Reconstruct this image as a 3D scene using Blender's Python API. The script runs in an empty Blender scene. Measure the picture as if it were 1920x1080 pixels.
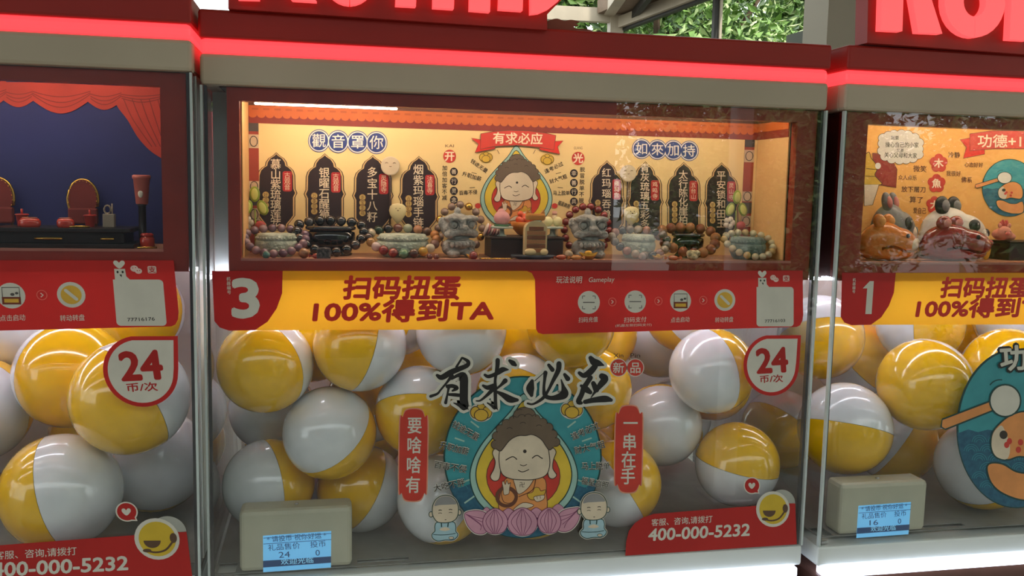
import bpy, math, random
from mathutils import Vector, Matrix
from mathutils.geometry import tessellate_polygon

random.seed(7)
S = bpy.context.scene
COL = S.collection
PI = math.pi

# ------------------------------------------------------------------ camera
FOC = 1700.0                                   # focal length in pixels of a 1920 px wide frame
PITCH, YAW, ROLL = 0.109568, 0.202548, 0.020963
CAM = Vector((-0.287856, -1.262377, 1.433348))
FWD = Vector((math.sin(YAW)*math.cos(PITCH), math.cos(YAW)*math.cos(PITCH), -math.sin(PITCH)))
_r = Vector((math.cos(YAW), -math.sin(YAW), 0)); _u = _r.cross(FWD)
RGT = _r*math.cos(ROLL) + _u*math.sin(ROLL)
UPV = -_r*math.sin(ROLL) + _u*math.cos(ROLL)
cd = bpy.data.cameras.new('camera'); cam = bpy.data.objects.new('camera', cd); COL.objects.link(cam)
cd.sensor_width = 36.0; cd.lens = FOC*36.0/1920.0; cd.clip_start = 0.05; cd.clip_end = 200
cam.matrix_world = Matrix(((RGT.x, UPV.x, -FWD.x, CAM.x), (RGT.y, UPV.y, -FWD.y, CAM.y), (RGT.z, UPV.z, -FWD.z, CAM.z), (0, 0, 0, 1)))
S.camera = cam
S.view_settings.view_transform = 'Standard'; S.view_settings.look = 'None'
S.view_settings.gamma = 1.0; S.view_settings.use_curve_mapping = False
S.view_settings.exposure = 0.0

# ------------------------------------------------------------------ sky and sun
w = bpy.data.worlds.new('sky'); S.world = w; w.use_nodes = True
nt = w.node_tree; nt.nodes.clear()
bg = nt.nodes.new('ShaderNodeBackground'); out = nt.nodes.new('ShaderNodeOutputWorld')
bg.inputs[0].default_value = (0.86, 0.92, 0.93, 1); bg.inputs[1].default_value = 2.5
nt.links.new(bg.outputs[0], out.inputs[0])
sl = bpy.data.lights.new('sun_offscreen', 'SUN'); so = bpy.data.objects.new('sun_offscreen', sl); COL.objects.link(so)
sl.energy = 3.4; sl.angle = 0.02; sl.color = (1.0, 0.95, 0.85)
so.rotation_euler = (math.radians(38), math.radians(28), 0); so.location = (3, -3, 6)

# ------------------------------------------------------------------ helpers
def at(u, v, Y):                                # a pixel of the photograph on the upright plane y = Y
    d = RGT*((u-960)/FOC) + UPV*((540-v)/FOC) + FWD
    return CAM + d*((Y-CAM.y)/d.y)

def lin(c):
    return tuple((x/255/12.92 if x/255 <= .04045 else ((x/255+.055)/1.055)**2.4) for x in c) + (1,)

MATS = {}
def M(name, c=None, rough=.5, metal=0, emit=0, coat=0, var=.06, scale=30, bump=0, bscale=60, c2=None, trans=0, spec=.5, film=0.0, crough=.05):
    if name in MATS: return MATS[name]
    m = bpy.data.materials.new(name); MATS[name] = m; m.use_nodes = True
    n = m.node_tree.nodes; l = m.node_tree.links; b = n['Principled BSDF']
    a = lin(c); e = lin(c2) if c2 else tuple(min(1, x*(1-var*2.5)) for x in a[:3]) + (1,)
    tc = n.new('ShaderNodeTexCoord'); nz = n.new('ShaderNodeTexNoise'); nz.inputs['Scale'].default_value = scale; nz.inputs['Detail'].default_value = 4
    l.new(tc.outputs['Object'], nz.inputs['Vector'])
    rp = n.new('ShaderNodeValToRGB'); rp.color_ramp.elements[0].position = .35; rp.color_ramp.elements[1].position = .65
    rp.color_ramp.elements[0].color = e; rp.color_ramp.elements[1].color = a
    l.new(nz.outputs['Fac'], rp.inputs[0]); l.new(rp.outputs[0], b.inputs['Base Color'])
    b.inputs['Roughness'].default_value = rough; b.inputs['Metallic'].default_value = metal
    b.inputs['Specular IOR Level'].default_value = spec
    b.inputs['Coat Weight'].default_value = coat; b.inputs['Coat Roughness'].default_value = crough
    b.inputs['Transmission Weight'].default_value = trans
    if emit:
        b.inputs['Emission Color'].default_value = a; b.inputs['Emission Strength'].default_value = emit
    if film:                                    # thin vinyl film that lets light through from behind
        tl = n.new('ShaderNodeBsdfTranslucent'); mx = n.new('ShaderNodeMixShader'); mx.inputs[0].default_value = film
        l.new(rp.outputs[0], tl.inputs[0]); l.new(b.outputs[0], mx.inputs[1]); l.new(tl.outputs[0], mx.inputs[2]); l.new(mx.outputs[0], n['Material Output'].inputs[0])
    if bump:
        nb = n.new('ShaderNodeTexNoise'); nb.inputs['Scale'].default_value = bscale; nb.inputs['Detail'].default_value = 6
        l.new(tc.outputs['Object'], nb.inputs['Vector'])
        bp = n.new('ShaderNodeBump'); bp.inputs['Strength'].default_value = bump; bp.inputs['Distance'].default_value = .01
        l.new(nb.outputs['Fac'], bp.inputs['Height']); l.new(bp.outputs[0], b.inputs['Normal'])
    return m

def glass_mat(name, tint=(.985, .99, .985), refl=1.0, rough=.0):
    m = bpy.data.materials.new(name); MATS[name] = m; m.use_nodes = True
    n = m.node_tree.nodes; l = m.node_tree.links; n.clear()
    o = n.new('ShaderNodeOutputMaterial'); mx = n.new('ShaderNodeMixShader'); t = n.new('ShaderNodeBsdfTransparent'); g = n.new('ShaderNodeBsdfGlossy')
    t.inputs[0].default_value = tint + (1,); g.inputs['Roughness'].default_value = rough
    g.inputs['Color'].default_value = (refl, refl, refl, 1)
    # Schlick reflectance of a thin pane: 4 % straight on, all at a grazing angle
    lw = n.new('ShaderNodeLayerWeight'); lw.inputs[0].default_value = .5; pw = n.new('ShaderNodeMath'); pw.operation = 'POWER'; pw.inputs[1].default_value = 5
    ma = n.new('ShaderNodeMath'); ma.operation = 'MULTIPLY_ADD'; ma.inputs[1].default_value = .955; ma.inputs[2].default_value = .045
    l.new(lw.outputs['Facing'], pw.inputs[0]); l.new(pw.outputs[0], ma.inputs[0]); l.new(ma.outputs[0], mx.inputs[0])
    l.new(t.outputs[0], mx.inputs[1]); l.new(g.outputs[0], mx.inputs[2]); l.new(mx.outputs[0], o.inputs[0])
    return m

def setp(o, parent):
    COL.objects.link(o)
    if parent is not None: o.parent = parent
    return o

def obj(name, vs, fs, mat, parent=None, smooth=False, mi=None):
    me = bpy.data.meshes.new(name); me.from_pydata([tuple(v) for v in vs], [], fs)
    for m in (mat if isinstance(mat, (list, tuple)) else [mat]): me.materials.append(m)
    if mi: me.polygons.foreach_set('material_index', mi)
    if smooth: me.polygons.foreach_set('use_smooth', [True]*len(me.polygons))
    me.update()
    return setp(bpy.data.objects.new(name, me), parent)

def inst(name, me, parent=None, loc=(0, 0, 0), scale=(1, 1, 1), rot=(0, 0, 0)):
    o = bpy.data.objects.new(name, me); setp(o, parent)
    o.location = loc; o.scale = scale if not isinstance(scale, (int, float)) else (scale,)*3; o.rotation_euler = rot
    return o

def tag(o, label, cat, group=None, kind=None):
    if label: o['label'] = label
    if cat: o['category'] = cat
    if group: o['group'] = group
    if kind: o['kind'] = kind
    return o

def thing(name, label, cat, loc=(0, 0, 0), group=None):
    o = bpy.data.objects.new(name, None); COL.objects.link(o); o.location = loc; o.empty_display_size = .02
    return tag(o, label, cat, group)

def struct(o): o['kind'] = 'structure'; return o

def boxg(x0, x1, y0, y1, z0, z1, b=0.0):
    """box with its upright and level edges chamfered by b"""
    if b <= 0:
        vs = [(x, y, z) for z in (z0, z1) for y in (y0, y1) for x in (x0, x1)]
        return vs, [(0, 2, 3, 1), (4, 5, 7, 6), (0, 1, 5, 4), (2, 6, 7, 3), (0, 4, 6, 2), (1, 3, 7, 5)]
    b = min(b, (x1-x0)*.45, (y1-y0)*.45, (z1-z0)*.45)
    cx, cy = (x0+x1)/2, (y0+y1)/2; n = 3
    def ring(ins):
        r = []
        for sx, sy, a0 in ((1, 1, 0), (-1, 1, 90), (-1, -1, 180), (1, -1, 270)):
            ox = (x1-b if sx > 0 else x0+b); oy = (y1-b if sy > 0 else y0+b)
            for k in range(n+1):
                a = math.radians(a0+90*k/n); rr = b-ins
                r.append((ox+rr*math.cos(a), oy+rr*math.sin(a)))
        return r
    vs = []; fs = []; lev = [(z0, b*.99), (z0+b*.3, b*.3), (z0+b, 0), (z1-b, 0), (z1-b*.3, b*.3), (z1, b*.99)]
    for z, i in lev: vs += [(x, y, z) for x, y in ring(i)]
    k = (n+1)*4
    for r in range(len(lev)-1):
        for i in range(k): fs.append((r*k+i, r*k+(i+1) % k, (r+1)*k+(i+1) % k, (r+1)*k+i))
    fs.append(tuple(reversed(range(k)))); fs.append(tuple(range((len(lev)-1)*k, len(lev)*k)))
    return vs, fs

def box(name, x0, x1, y0, y1, z0, z1, mat, parent=None, b=0.0):
    vs, fs = boxg(x0, x1, y0, y1, z0, z1, b); return obj(name, vs, fs, mat, parent)

def lathe_g(prof, n=32, c=(0, 0, 0)):
    vs = []; fs = []
    for r, z in prof:
        for k in range(n):
            a = 2*PI*k/n; vs.append((c[0]+r*math.cos(a), c[1]+r*math.sin(a), c[2]+z))
    for i in range(len(prof)-1):
        for k in range(n): fs.append((i*n+k, i*n+(k+1) % n, (i+1)*n+(k+1) % n, (i+1)*n+k))
    fs.append(tuple(reversed(range(n)))); fs.append(tuple(range((len(prof)-1)*n, len(prof)*n)))
    return vs, fs
def lathe(name, prof, mat, parent=None, n=32, c=(0, 0, 0)):
    vs, fs = lathe_g(prof, n, c); return obj(name, vs, fs, mat, parent, True)

def ell_g(c, r, nu=20, nv=12, rot=None):
    vs = []; fs = []
    for i in range(nv+1):
        t = PI*i/nv
        for k in range(nu):
            a = 2*PI*k/nu; p = Vector((r[0]*math.sin(t)*math.cos(a), r[1]*math.sin(t)*math.sin(a), r[2]*math.cos(t)))
            if rot: p = rot @ p
            vs.append((c[0]+p.x, c[1]+p.y, c[2]+p.z))
    for i in range(nv):
        for k in range(nu): fs.append((i*nu+k, (i+1)*nu+k, (i+1)*nu+(k+1) % nu, i*nu+(k+1) % nu))
    return vs, fs
def ell(name, c, r, mat, parent=None, rot=None, nu=20, nv=12):
    vs, fs = ell_g(c, r, nu, nv, rot); return obj(name, vs, fs, mat, parent, True)

def tube_g(pts, rad, n=8):
    vs = []; fs = []; P = [Vector(p) for p in pts]
    for i, p in enumerate(P):
        t = (P[min(i+1, len(P)-1)]-P[max(i-1, 0)]).normalized()
        s = t.cross(Vector((0, 0, 1)) if abs(t.z) < .9 else Vector((1, 0, 0))).normalized(); q = s.cross(t)
        r = rad[i] if isinstance(rad, (list, tuple)) else rad
        for k in range(n):
            a = 2*PI*k/n; vs.append(tuple(p+s*(r*math.cos(a))+q*(r*math.sin(a))))
    for i in range(len(P)-1):
        for k in range(n): fs.append((i*n+k, i*n+(k+1) % n, (i+1)*n+(k+1) % n, (i+1)*n+k))
    fs.append(tuple(reversed(range(n)))); fs.append(tuple(range((len(P)-1)*n, len(P)*n)))
    return vs, fs
def tube(name, pts, rad, mat, parent=None, n=8):
    vs, fs = tube_g(pts, rad, n); return obj(name, vs, fs, mat, parent, True)

def join(parts):
    vs = []; fs = []
    for v, f in parts:
        k = len(vs); vs += list(v); fs += [tuple(i+k for i in q) for q in f]
    return vs, fs

def blob(name, ells, mat, parent=None, voxel=.002, smooth=3, loc=(0, 0, 0)):
    """one continuous skin over several ellipsoids (centre, radii[, rotation])"""
    vs, fs = join([ell_g(e[0], e[1], 18, 12, e[2] if len(e) > 2 else None) for e in ells])
    me = bpy.data.meshes.new('tmp'); me.from_pydata(vs, [], fs); t = bpy.data.objects.new('tmp', me); COL.objects.link(t)
    rm = t.modifiers.new('r', 'REMESH'); rm.mode = 'VOXEL'; rm.voxel_size = voxel
    sm = t.modifiers.new('s', 'SMOOTH'); sm.iterations = smooth; sm.factor = .5
    dg = bpy.context.evaluated_depsgraph_get(); ev = t.evaluated_get(dg)
    m2 = bpy.data.meshes.new_from_object(ev); m2.name = name
    bpy.data.objects.remove(t); bpy.data.meshes.remove(me)
    m2.materials.clear(); m2.materials.append(mat); m2.polygons.foreach_set('use_smooth', [True]*len(m2.polygons))
    o = setp(bpy.data.objects.new(name, m2), parent); o.location = loc
    return o

def carve(o, vs, fs, parent):
    """cut a real groove or opening into o"""
    c = obj('cutter', vs, fs, o.data.materials[0], parent); m = o.modifiers.new('cut', 'BOOLEAN'); m.operation = 'DIFFERENCE'; m.solver = 'EXACT'; m.object = c
    bpy.context.view_layer.update(); me = bpy.data.meshes.new_from_object(o.evaluated_get(bpy.context.evaluated_depsgraph_get()))
    o.modifiers.clear(); old = o.data; me.name = old.name; o.data = me; bpy.data.meshes.remove(old); cm = c.data; bpy.data.objects.remove(c); bpy.data.meshes.remove(cm)

def spl(P, n=6, closed=True):
    """smooth curve through 2-d points"""
    r = []; k = len(P)
    for i in range(k if closed else k-1):
        g = lambda j: P[j % k] if closed else P[max(0, min(k-1, j))]
        p0, p1, p2, p3 = g(i-1), g(i), g(i+1), g(i+2)
        for s in range(n):
            t = s/n
            r.append(tuple(.5*(2*p1[d]+(p2[d]-p0[d])*t+(2*p0[d]-5*p1[d]+4*p2[d]-p3[d])*t*t+(3*p1[d]-p0[d]-3*p2[d]+p3[d])*t**3) for d in range(len(p1))))
    if not closed: r.append(tuple(P[-1]))
    return r

def arc(cx, cy, rx, ry=None, a0=0, a1=360, n=28):
    ry = ry or rx
    return [(cx+rx*math.cos(math.radians(a0+(a1-a0)*k/n)), cy-ry*math.sin(math.radians(a0+(a1-a0)*k/n))) for k in range(n+(0 if a1-a0 == 360 else 1))]

def rrect(x0, y0, x1, y1, r, rs=None):
    rs = rs or (r, r, r, r)                     # tl, tr, br, bl
    p = []
    for (cx, cy, a0, q) in ((x0, y0, 180, rs[0]), (x1, y0, 90, rs[1]), (x1, y1, 0, rs[2]), (x0, y1, 270, rs[3])):
        ox = cx+(q if cx == x0 else -q); oy = cy+(q if cy == y0 else -q)
        if q <= 0: p.append((cx, cy)); continue
        p += [(ox+q*math.cos(math.radians(a0-90*k/5)), oy-q*math.sin(math.radians(a0-90*k/5))) for k in range(6)]
    return p

# lettering: one hidden text curve is re-used, its outline is read off as flat triangles
_tc = bpy.data.curves.new('lettering', 'FONT'); _to = bpy.data.objects.new('lettering', _tc)
_tc.resolution_u = 3; _cache = {}
def glyphs(s, bold=0.0):
    k = (s, bold)
    if k not in _cache:
        _tc.body = s
        me = bpy.data.meshes.new_from_object(_to)
        vs = [(v.co.x, v.co.y) for v in me.vertices]; fs = [tuple(p.vertices) for p in me.polygons]
        bpy.data.meshes.remove(me); _cache[k] = (vs, fs)
    return _cache[k]

class Print:
    """flat printed or stuck-on graphics on the plane y = Y; layers lie 0.15 mm apart"""
    SHIFT = ((0, 0), (1, 0), (-1, 0), (0, 1), (0, -1), (.7, .7), (-.7, .7), (.7, -.7), (-.7, -.7))      # a bold stroke is laid down nine times
    def __init__(s, Y, off=(0, 0, 0), xf=None, D=.00015):
        s.Y = Y; s.off = Vector(off); s.xf = xf; s.D = D; s.v = []; s.f = []; s.m = []; s.mats = []; s.cnt = {}
    def p3(s, u, v, l):
        if s.xf: u, v = s.xf(u, v)
        p = at(u, v, s.Y) - s.off; p.y -= l*s.D
        return tuple(p)
    def idx(s, mat):
        if mat not in s.mats: s.mats.append(mat)
        return s.mats.index(mat)
    def add(s, pts, fs, mat, l):
        c = s.cnt.get(l, 0); s.cnt[l] = c+1; e = l+(c % 22)*.04      # overlapping prints of one layer never share a plane
        k = len(s.v); s.v += [s.p3(u, v, e) for u, v in pts]; i = s.idx(mat)
        for f in fs: s.f.append(tuple(j+k for j in f)); s.m.append(i)
    def poly(s, pts, mat, l=0):
        tr = tessellate_polygon([[Vector((p[0], p[1], 0)) for p in pts]])
        s.add(pts, [tuple(t) for t in tr], mat, l); return s
    def line(s, pts, w, mat, l=0, closed=False):
        """ribbon of width w (a number or one per point)"""
        n = len(pts); L = []; R_ = []
        for i, p in enumerate(pts):
            a = pts[i-1] if (closed or i > 0) else pts[i]; b = pts[(i+1) % n] if (closed or i < n-1) else pts[i]
            dx, dy = b[0]-a[0], b[1]-a[1]; q = math.hypot(dx, dy) or 1
            ww = (w[i] if isinstance(w, (list, tuple)) else w)/2
            L.append((p[0]-dy/q*ww, p[1]+dx/q*ww)); R_.append((p[0]+dy/q*ww, p[1]-dx/q*ww))
        fs = [(i, (i+1) % n, n+(i+1) % n, n+i) for i in range(n if closed else n-1)]
        s.add(L+R_, fs, mat, l); return s
    def brush(s, P, mat, l=0, grow=0):
        """calligraphic stroke through (x, y, width)"""
        q = spl(P, 5, False); s.line([(a[0], a[1]) for a in q], [max(.5, a[2])+grow for a in q], mat, l)
        for e in (q[0], q[-1]): s.poly(arc(e[0], e[1], (max(.5, e[2])+grow)/2, None, 0, 360, 10), mat, l)
    def out(s, pts, fill, line, w=1.5, l=0):
        s.poly(pts, fill, l); s.line(pts, w, line, l+1, True); return s
    def text(s, t, p0, p1, h, mat, l=0, bold=0.0, shear=0.0):
        if bold:
            for dx, dy in s.SHIFT: s.text(t, (p0[0]+dx*bold*h*1.1, p0[1]+dy*bold*h*1.1), (p1[0]+dx*bold*h*1.1, p1[1]+dy*bold*h*1.1), h, mat, l, 0, shear)
            return s
        vs, fs = glyphs(t)
        if not vs: return s
        x0 = min(v[0] for v in vs); x1 = max(v[0] for v in vs); y0 = min(v[1] for v in vs); y1 = max(v[1] for v in vs)
        dx, dy = p1[0]-p0[0], p1[1]-p0[1]; q = math.hypot(dx, dy); ux, uy = -dy/q, dx/q
        if uy > 0: ux, uy = -ux, -uy
        pts = []
        for a, b in vs:
            fx = (a-x0)/(x1-x0); fy = (b-y0)/(y1-y0)
            pts.append((p0[0]+dx*fx+ux*h*fy+shear*h*(fy-.5), p0[1]+dy*fx+uy*h*fy))
        s.add(pts, fs, mat, l); return s
    def char(s, t, cx, cy, em, mat, l=0, bold=0.0, sx=1.0):
        if bold:
            for dx, dy in s.SHIFT: s.char(t, cx+dx*bold*em, cy+dy*bold*em, em, mat, l, 0, sx)
            return s
        vs, fs = glyphs(t)
        s.add([(cx+(a-.5)*em*sx, cy-(b-.36)*em) for a, b in vs], fs, mat, l); return s
    def column(s, t, p0, p1, em, mat, l=0, bold=0.0):
        n = len(t)
        for i, ch in enumerate(t):
            k = i/(n-1) if n > 1 else 0
            s.char(ch, p0[0]+(p1[0]-p0[0])*k, p0[1]+(p1[1]-p0[1])*k, em, mat, l, bold)
        return s
    def build(s, name, parent):
        return obj(name, s.v, s.f, s.mats, parent, False, s.m)

def slab(name, pts, Y0, Y1, mat, parent, off=(0, 0, 0), l=0):
    """pixel outline on plane Y0 pushed back to Y1: a solid plate"""
    n = len(pts); o = Vector(off); A = [at(u, v, Y0)-o for u, v in pts]; B = [Vector((p.x, Y1-o.y, p.z)) for p in A]
    tr = [tuple(t) for t in tessellate_polygon([[Vector((p[0], p[1], 0)) for p in pts]])]
    fs = tr+[tuple(n+i for i in reversed(t)) for t in tr]+[(i, (i+1) % n, n+(i+1) % n, n+i) for i in range(n)]
    return obj(name, A+B, fs, mat, parent)

def copy_tree(o, parent=None):
    c = o.copy(); COL.objects.link(c); c.parent = parent
    for ch in list(o.children): copy_tree(ch, c)
    return c

# ------------------------------------------------------------------ materials
W_STK = M('sticker_white', (214, 209, 194), .45, var=.03)
RED_STK = M('sticker_red', (196, 42, 38), .4, var=.05, scale=8, film=.18)
RED_DEEP = M('sticker_deep_red', (180, 34, 32), .4, var=.05, scale=8, film=.18)
YEL_STK = M('sticker_yellow', (255, 190, 50), .4, var=.05, scale=8, film=.55)
INK = M('ink_black', (30, 28, 26), .5, var=.02)
INK_RED = M('ink_red', (212, 44, 30), .5, var=.03)
BEIGE = M('header_beige', (196, 180, 156), .55, var=.04, scale=6)
HDR_RED = M('header_red', (168, 34, 24), .5, var=.06, scale=6)
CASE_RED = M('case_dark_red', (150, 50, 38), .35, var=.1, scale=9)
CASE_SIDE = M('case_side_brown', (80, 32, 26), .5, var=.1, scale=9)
CABW = M('cabinet_white', (226, 230, 226), .35, var=.03, scale=5)
LED_RED = M('led_red', (255, 72, 78), .4, emit=1.15, var=0)
LED_PINK = M('sign_red_glow', (255, 88, 90), .4, emit=1.15, var=0)
LED_WARM = M('led_warm', (255, 234, 206), .4, emit=36.0, var=0)
LED_COOL = M('led_cool', (235, 240, 255), .4, emit=17.0, var=0)
LED_FASCIA = M('led_fascia', (225, 235, 255), .4, emit=4.0, var=0)
ALU = M('aluminium', (190, 192, 196), .3, metal=.9, var=.04)
TRIM_D = M('trim_dark', (58, 56, 60), .35, var=.05)
GLASS = glass_mat('acrylic_glass', refl=1.0)
EDGE = M('acrylic_edge', (205, 215, 212), .15, var=.04, spec=.8)

# ------------------------------------------------------------------ setting
PAVE = M('paving', (112, 110, 102), .7, var=.12, scale=3, bump=.2)
GREYW = M('wall_grey_paint', (158, 150, 134), .7, var=.05, scale=2)
WALL_DARK = M('added_wall_dark', (70, 72, 74), .6, var=.15, scale=1.2)
CEIL = M('ceiling_paint', (196, 196, 160), .7, var=.04, scale=2)
FRAME_W = M('frame_warm_white', (196, 182, 160), .5, var=.06, scale=9)
FRAME_D = M('frame_dark', (46, 44, 40), .5, var=.08)
struct(box('floor', -40, 45, -45, 40, -.1, 0, PAVE))
struct(box('ceiling', -5, .55, -.9, 3.75, 2.42, 2.5, CEIL))
struct(box('wall_rear_added', -9, 2.15, -6.6, -6.3, 0, 4.2, WALL_DARK))  # added out of view, dark to keep sky haze off the glass
struct(box('ceiling', -5, 9, -2.4, .85, 2.85, 2.95, CEIL))  # unseen canopy slab, added to keep direct sun off the machines

def beam(name, a, b, w, h, mat, parent=None):
    """square bar from a to b"""
    a, b = Vector(a), Vector(b); t = (b-a).normalized(); s = t.cross(Vector((0, 0, 1))).normalized() if abs(t.z) < .95 else Vector((1, 0, 0)); q = s.cross(t)
    vs = [tuple(p+s*(w/2*i)+q*(h/2*j)) for p in (a, b) for i, j in ((-1, -1), (1, -1), (1, 1), (-1, 1))]
    return obj(name, vs, [(0, 3, 2, 1), (4, 5, 6, 7), (0, 1, 5, 4), (1, 2, 6, 5), (2, 3, 7, 6), (3, 0, 4, 7)], mat, parent)

# glazed end of the hall, seen above the machines: rail, posts and the raking eaves beams
YB = 3.72
wn = bpy.data.objects.new('window_1', None); COL.objects.link(wn); wn.location = (at(1160, 40, YB).x, YB, 0); struct(wn)
def wpart(o):
    o.parent = wn; o.matrix_parent_inverse = Matrix.Translation(wn.location).inverted(); return o
zc = at(1150, 22, YB).z
wpart(beam('rail', at(1020, 24, YB), at(1152, 30, YB), .05, .075, FRAME_W))
wpart(beam('post', Vector((at(1154, 40, YB).x, YB, 0)), Vector((at(1154, 40, YB).x, YB, zc)), .075, .06, FRAME_W))
wpart(beam('post', Vector((at(1163, 45, YB).x, YB, 0)), Vector((at(1163, 45, YB).x, YB, at(1163, 29, YB).z)), .02, .03, FRAME_W))
pa = at(1140, 24, YB); pb = at(1200, -12, 3.0); pb.z = pa.z + .09
wpart(beam('eaves_beam', pa, pa+(pb-pa)*2.2, .06, .05, FRAME_W))
wpart(beam('eaves_beam', pa+Vector((.12, .02, -.05)), pa+(pb-pa)*2.2+Vector((.12, 0, -.05)), .03, .04, FRAME_D))
qa = at(1166, 56, YB); qb = at(1316, 0, 3.1)
wpart(beam('eaves_beam', qa+Vector((0, 0, .035)), qa+(qb-qa)*1.8+Vector((0, 0, .035)), .08, .06, FRAME_W))
wpart(beam('eaves_trim', qa, qa+(qb-qa)*1.8, .03, .02, FRAME_D))
wpart(beam('eaves_soffit', qa+Vector((-.06, 0, .11)), qa+(qb-qa)*1.8+Vector((-.08, 0, .12)), .2, .07, M('soffit_brown', (138, 116, 96), .7)))
m1 = at(1341, 40, 3.0)
wpart(beam('mullion', Vector((m1.x, 3.0, 0)), Vector((m1.x, 3.0, 3.3)), .022, .03, FRAME_D))
wpart(beam('mullion', Vector((m1.x+.02, 2.99, 0)), Vector((m1.x+.02, 2.99, 3.3)), .012, .03, FRAME_W))
s0 = at(1480, 76, 3.0); s1 = at(1553, 58, 2.0)
wpart(beam('sill_rail', s0, s1, .03, .05, FRAME_D))
b0 = at(1552, 40, 1.2); b1 = at(1625, 40, 1.2)
struct(box('wall_right', b0.x, b0.x+.16, 1.2, 1.34, 0, 3.2, GREYW))

# trees: leaf blades spread over clumps on a forked trunk
BARK = M('bark', (84, 66, 48), .9, var=.25, scale=12, bump=.5, bscale=30)
LEAFS = [M('leaf_green', (140, 176, 92), .5, var=.3, scale=2, c2=(92, 130, 60)), M('leaf_light', (206, 220, 160), .5, var=.2, scale=2, c2=(140, 170, 96)), M('leaf_dark', (84, 112, 62), .5, var=.3, scale=2, c2=(50, 76, 44))]
def tree(label, loc, h, spread, seed, n=26000, leaf=.09):
    rg = random.Random(seed); t = thing('garden_tree', label, 'tree', loc, 'trees around the hall')
    tips = []; parts = [tube_g([(0, 0, 0), (.05, .03, h*.3), (.02, -.04, h*.62)], [.13, .1, .06], 8)]
    for k in range(7):
        a = k*0.9+rg.random(); e = (spread*.7*math.cos(a), spread*.7*math.sin(a), h*(.5+.45*rg.random())); tips.append(e)
        parts.append(tube_g([(.03, 0, h*(.3+.04*k)), (e[0]*.5, e[1]*.5, h*.55), e], [.06, .035, .015], 6))
    vs, fs = join(parts); obj('trunk', vs, fs, BARK, t, True)
    vs = []; fs = []; mi = []
    cp = lambda: max(-.75, min(.75, rg.gauss(0, .5)))*spread
    cl = [(cp(), cp(), h*(.18+.8*rg.random()), spread*(.25+.3*rg.random())) for _ in range(30)]
    for _ in range(n):
        c = rg.choice(cl); d = Vector((rg.gauss(0, 1), rg.gauss(0, 1), rg.gauss(0, .8))).normalized()*c[3]*rg.random()**.4
        p = Vector((c[0], c[1], c[2]))+d
        if p.z < .05: continue
        ax = Vector((rg.gauss(0, 1), rg.gauss(0, 1), rg.gauss(-.4, .6))).normalized(); sd = ax.cross(Vector((rg.gauss(0, 1), rg.gauss(0, 1), 1))).normalized()
        L = leaf*(.6+.8*rg.random()); k = len(vs); up = ax.cross(sd)*L*.12
        vs += [p, p+ax*L*.5+sd*L*.22+up, p+ax*L, p+ax*L*.5-sd*L*.22+up]; fs += [(k, k+1, k+2), (k, k+2, k+3)]; j = rg.choice((0, 0, 1, 2)); mi += [j, j]
    o = obj('foliage', vs, fs, LEAFS, t, False, mi); o['kind'] = 'stuff'
    return t
tree('leafy green tree behind the dark mullion of the hall window', (4.2, 9.8, 0), 5.2, 1.25, 1)
tree('leafy green tree behind the raking eaves beams', (2.45, 6.0, 0), 4.4, 1.05, 2)
tree('leafy green tree between the window sill rail and grey pier', (5.0, 7.2, 0), 4.4, 1.05, 3)
for i, (x, y) in enumerate(((1.2, 13.4), (5.1, 13.6), (9.0, 13.4), (12.9, 13.4))): tree(('tall pale green tree in the back row behind the glowing sign', 'tall pale green tree in the back row behind the raking eaves', 'tall pale green tree in the back row behind the grey pier', 'tall pale green tree in the back row past the grey pier')[i], (x, y, 0), 6.6, 1.5, 20+i, 24000, .16)
tree('leafy roadside tree across the paving, beside the added dark wall', (3.6, -6.0, 0), 3.6, 1.3, 4)
tree('leafy roadside tree across the paving, far from the added dark wall', (6.95, -5.8, 0), 3.9, 1.3, 5)
for i, (x, y) in enumerate(((4.4, -10.4), (9.2, -10.2))): tree(('tall added tree screening the sky behind the roadside trees, nearer the dark wall', 'tall added tree screening the sky behind the roadside trees, away from the dark wall')[i], (x, y, 0), 6.5, 1.8, 30+i, 9000, .16)  # two trees added out of view to screen sky from the glass reflections
tree('low leafy shrub across the paving, between the roadside trees', (4.1, -3.45, 0), 1.6, .7, 6, 8000)
tg = thing('canopy_post', 'slim white post standing on the paving across from the machines', 'post', (1.55, -2.6, 0))
obj('shaft', *boxg(-.04, .04, -.04, .04, .02, 3.0, .008), CABW, tg); obj('base_plate', *boxg(-.1, .1, -.1, .1, 0, .02, .004), ALU, tg)

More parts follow.
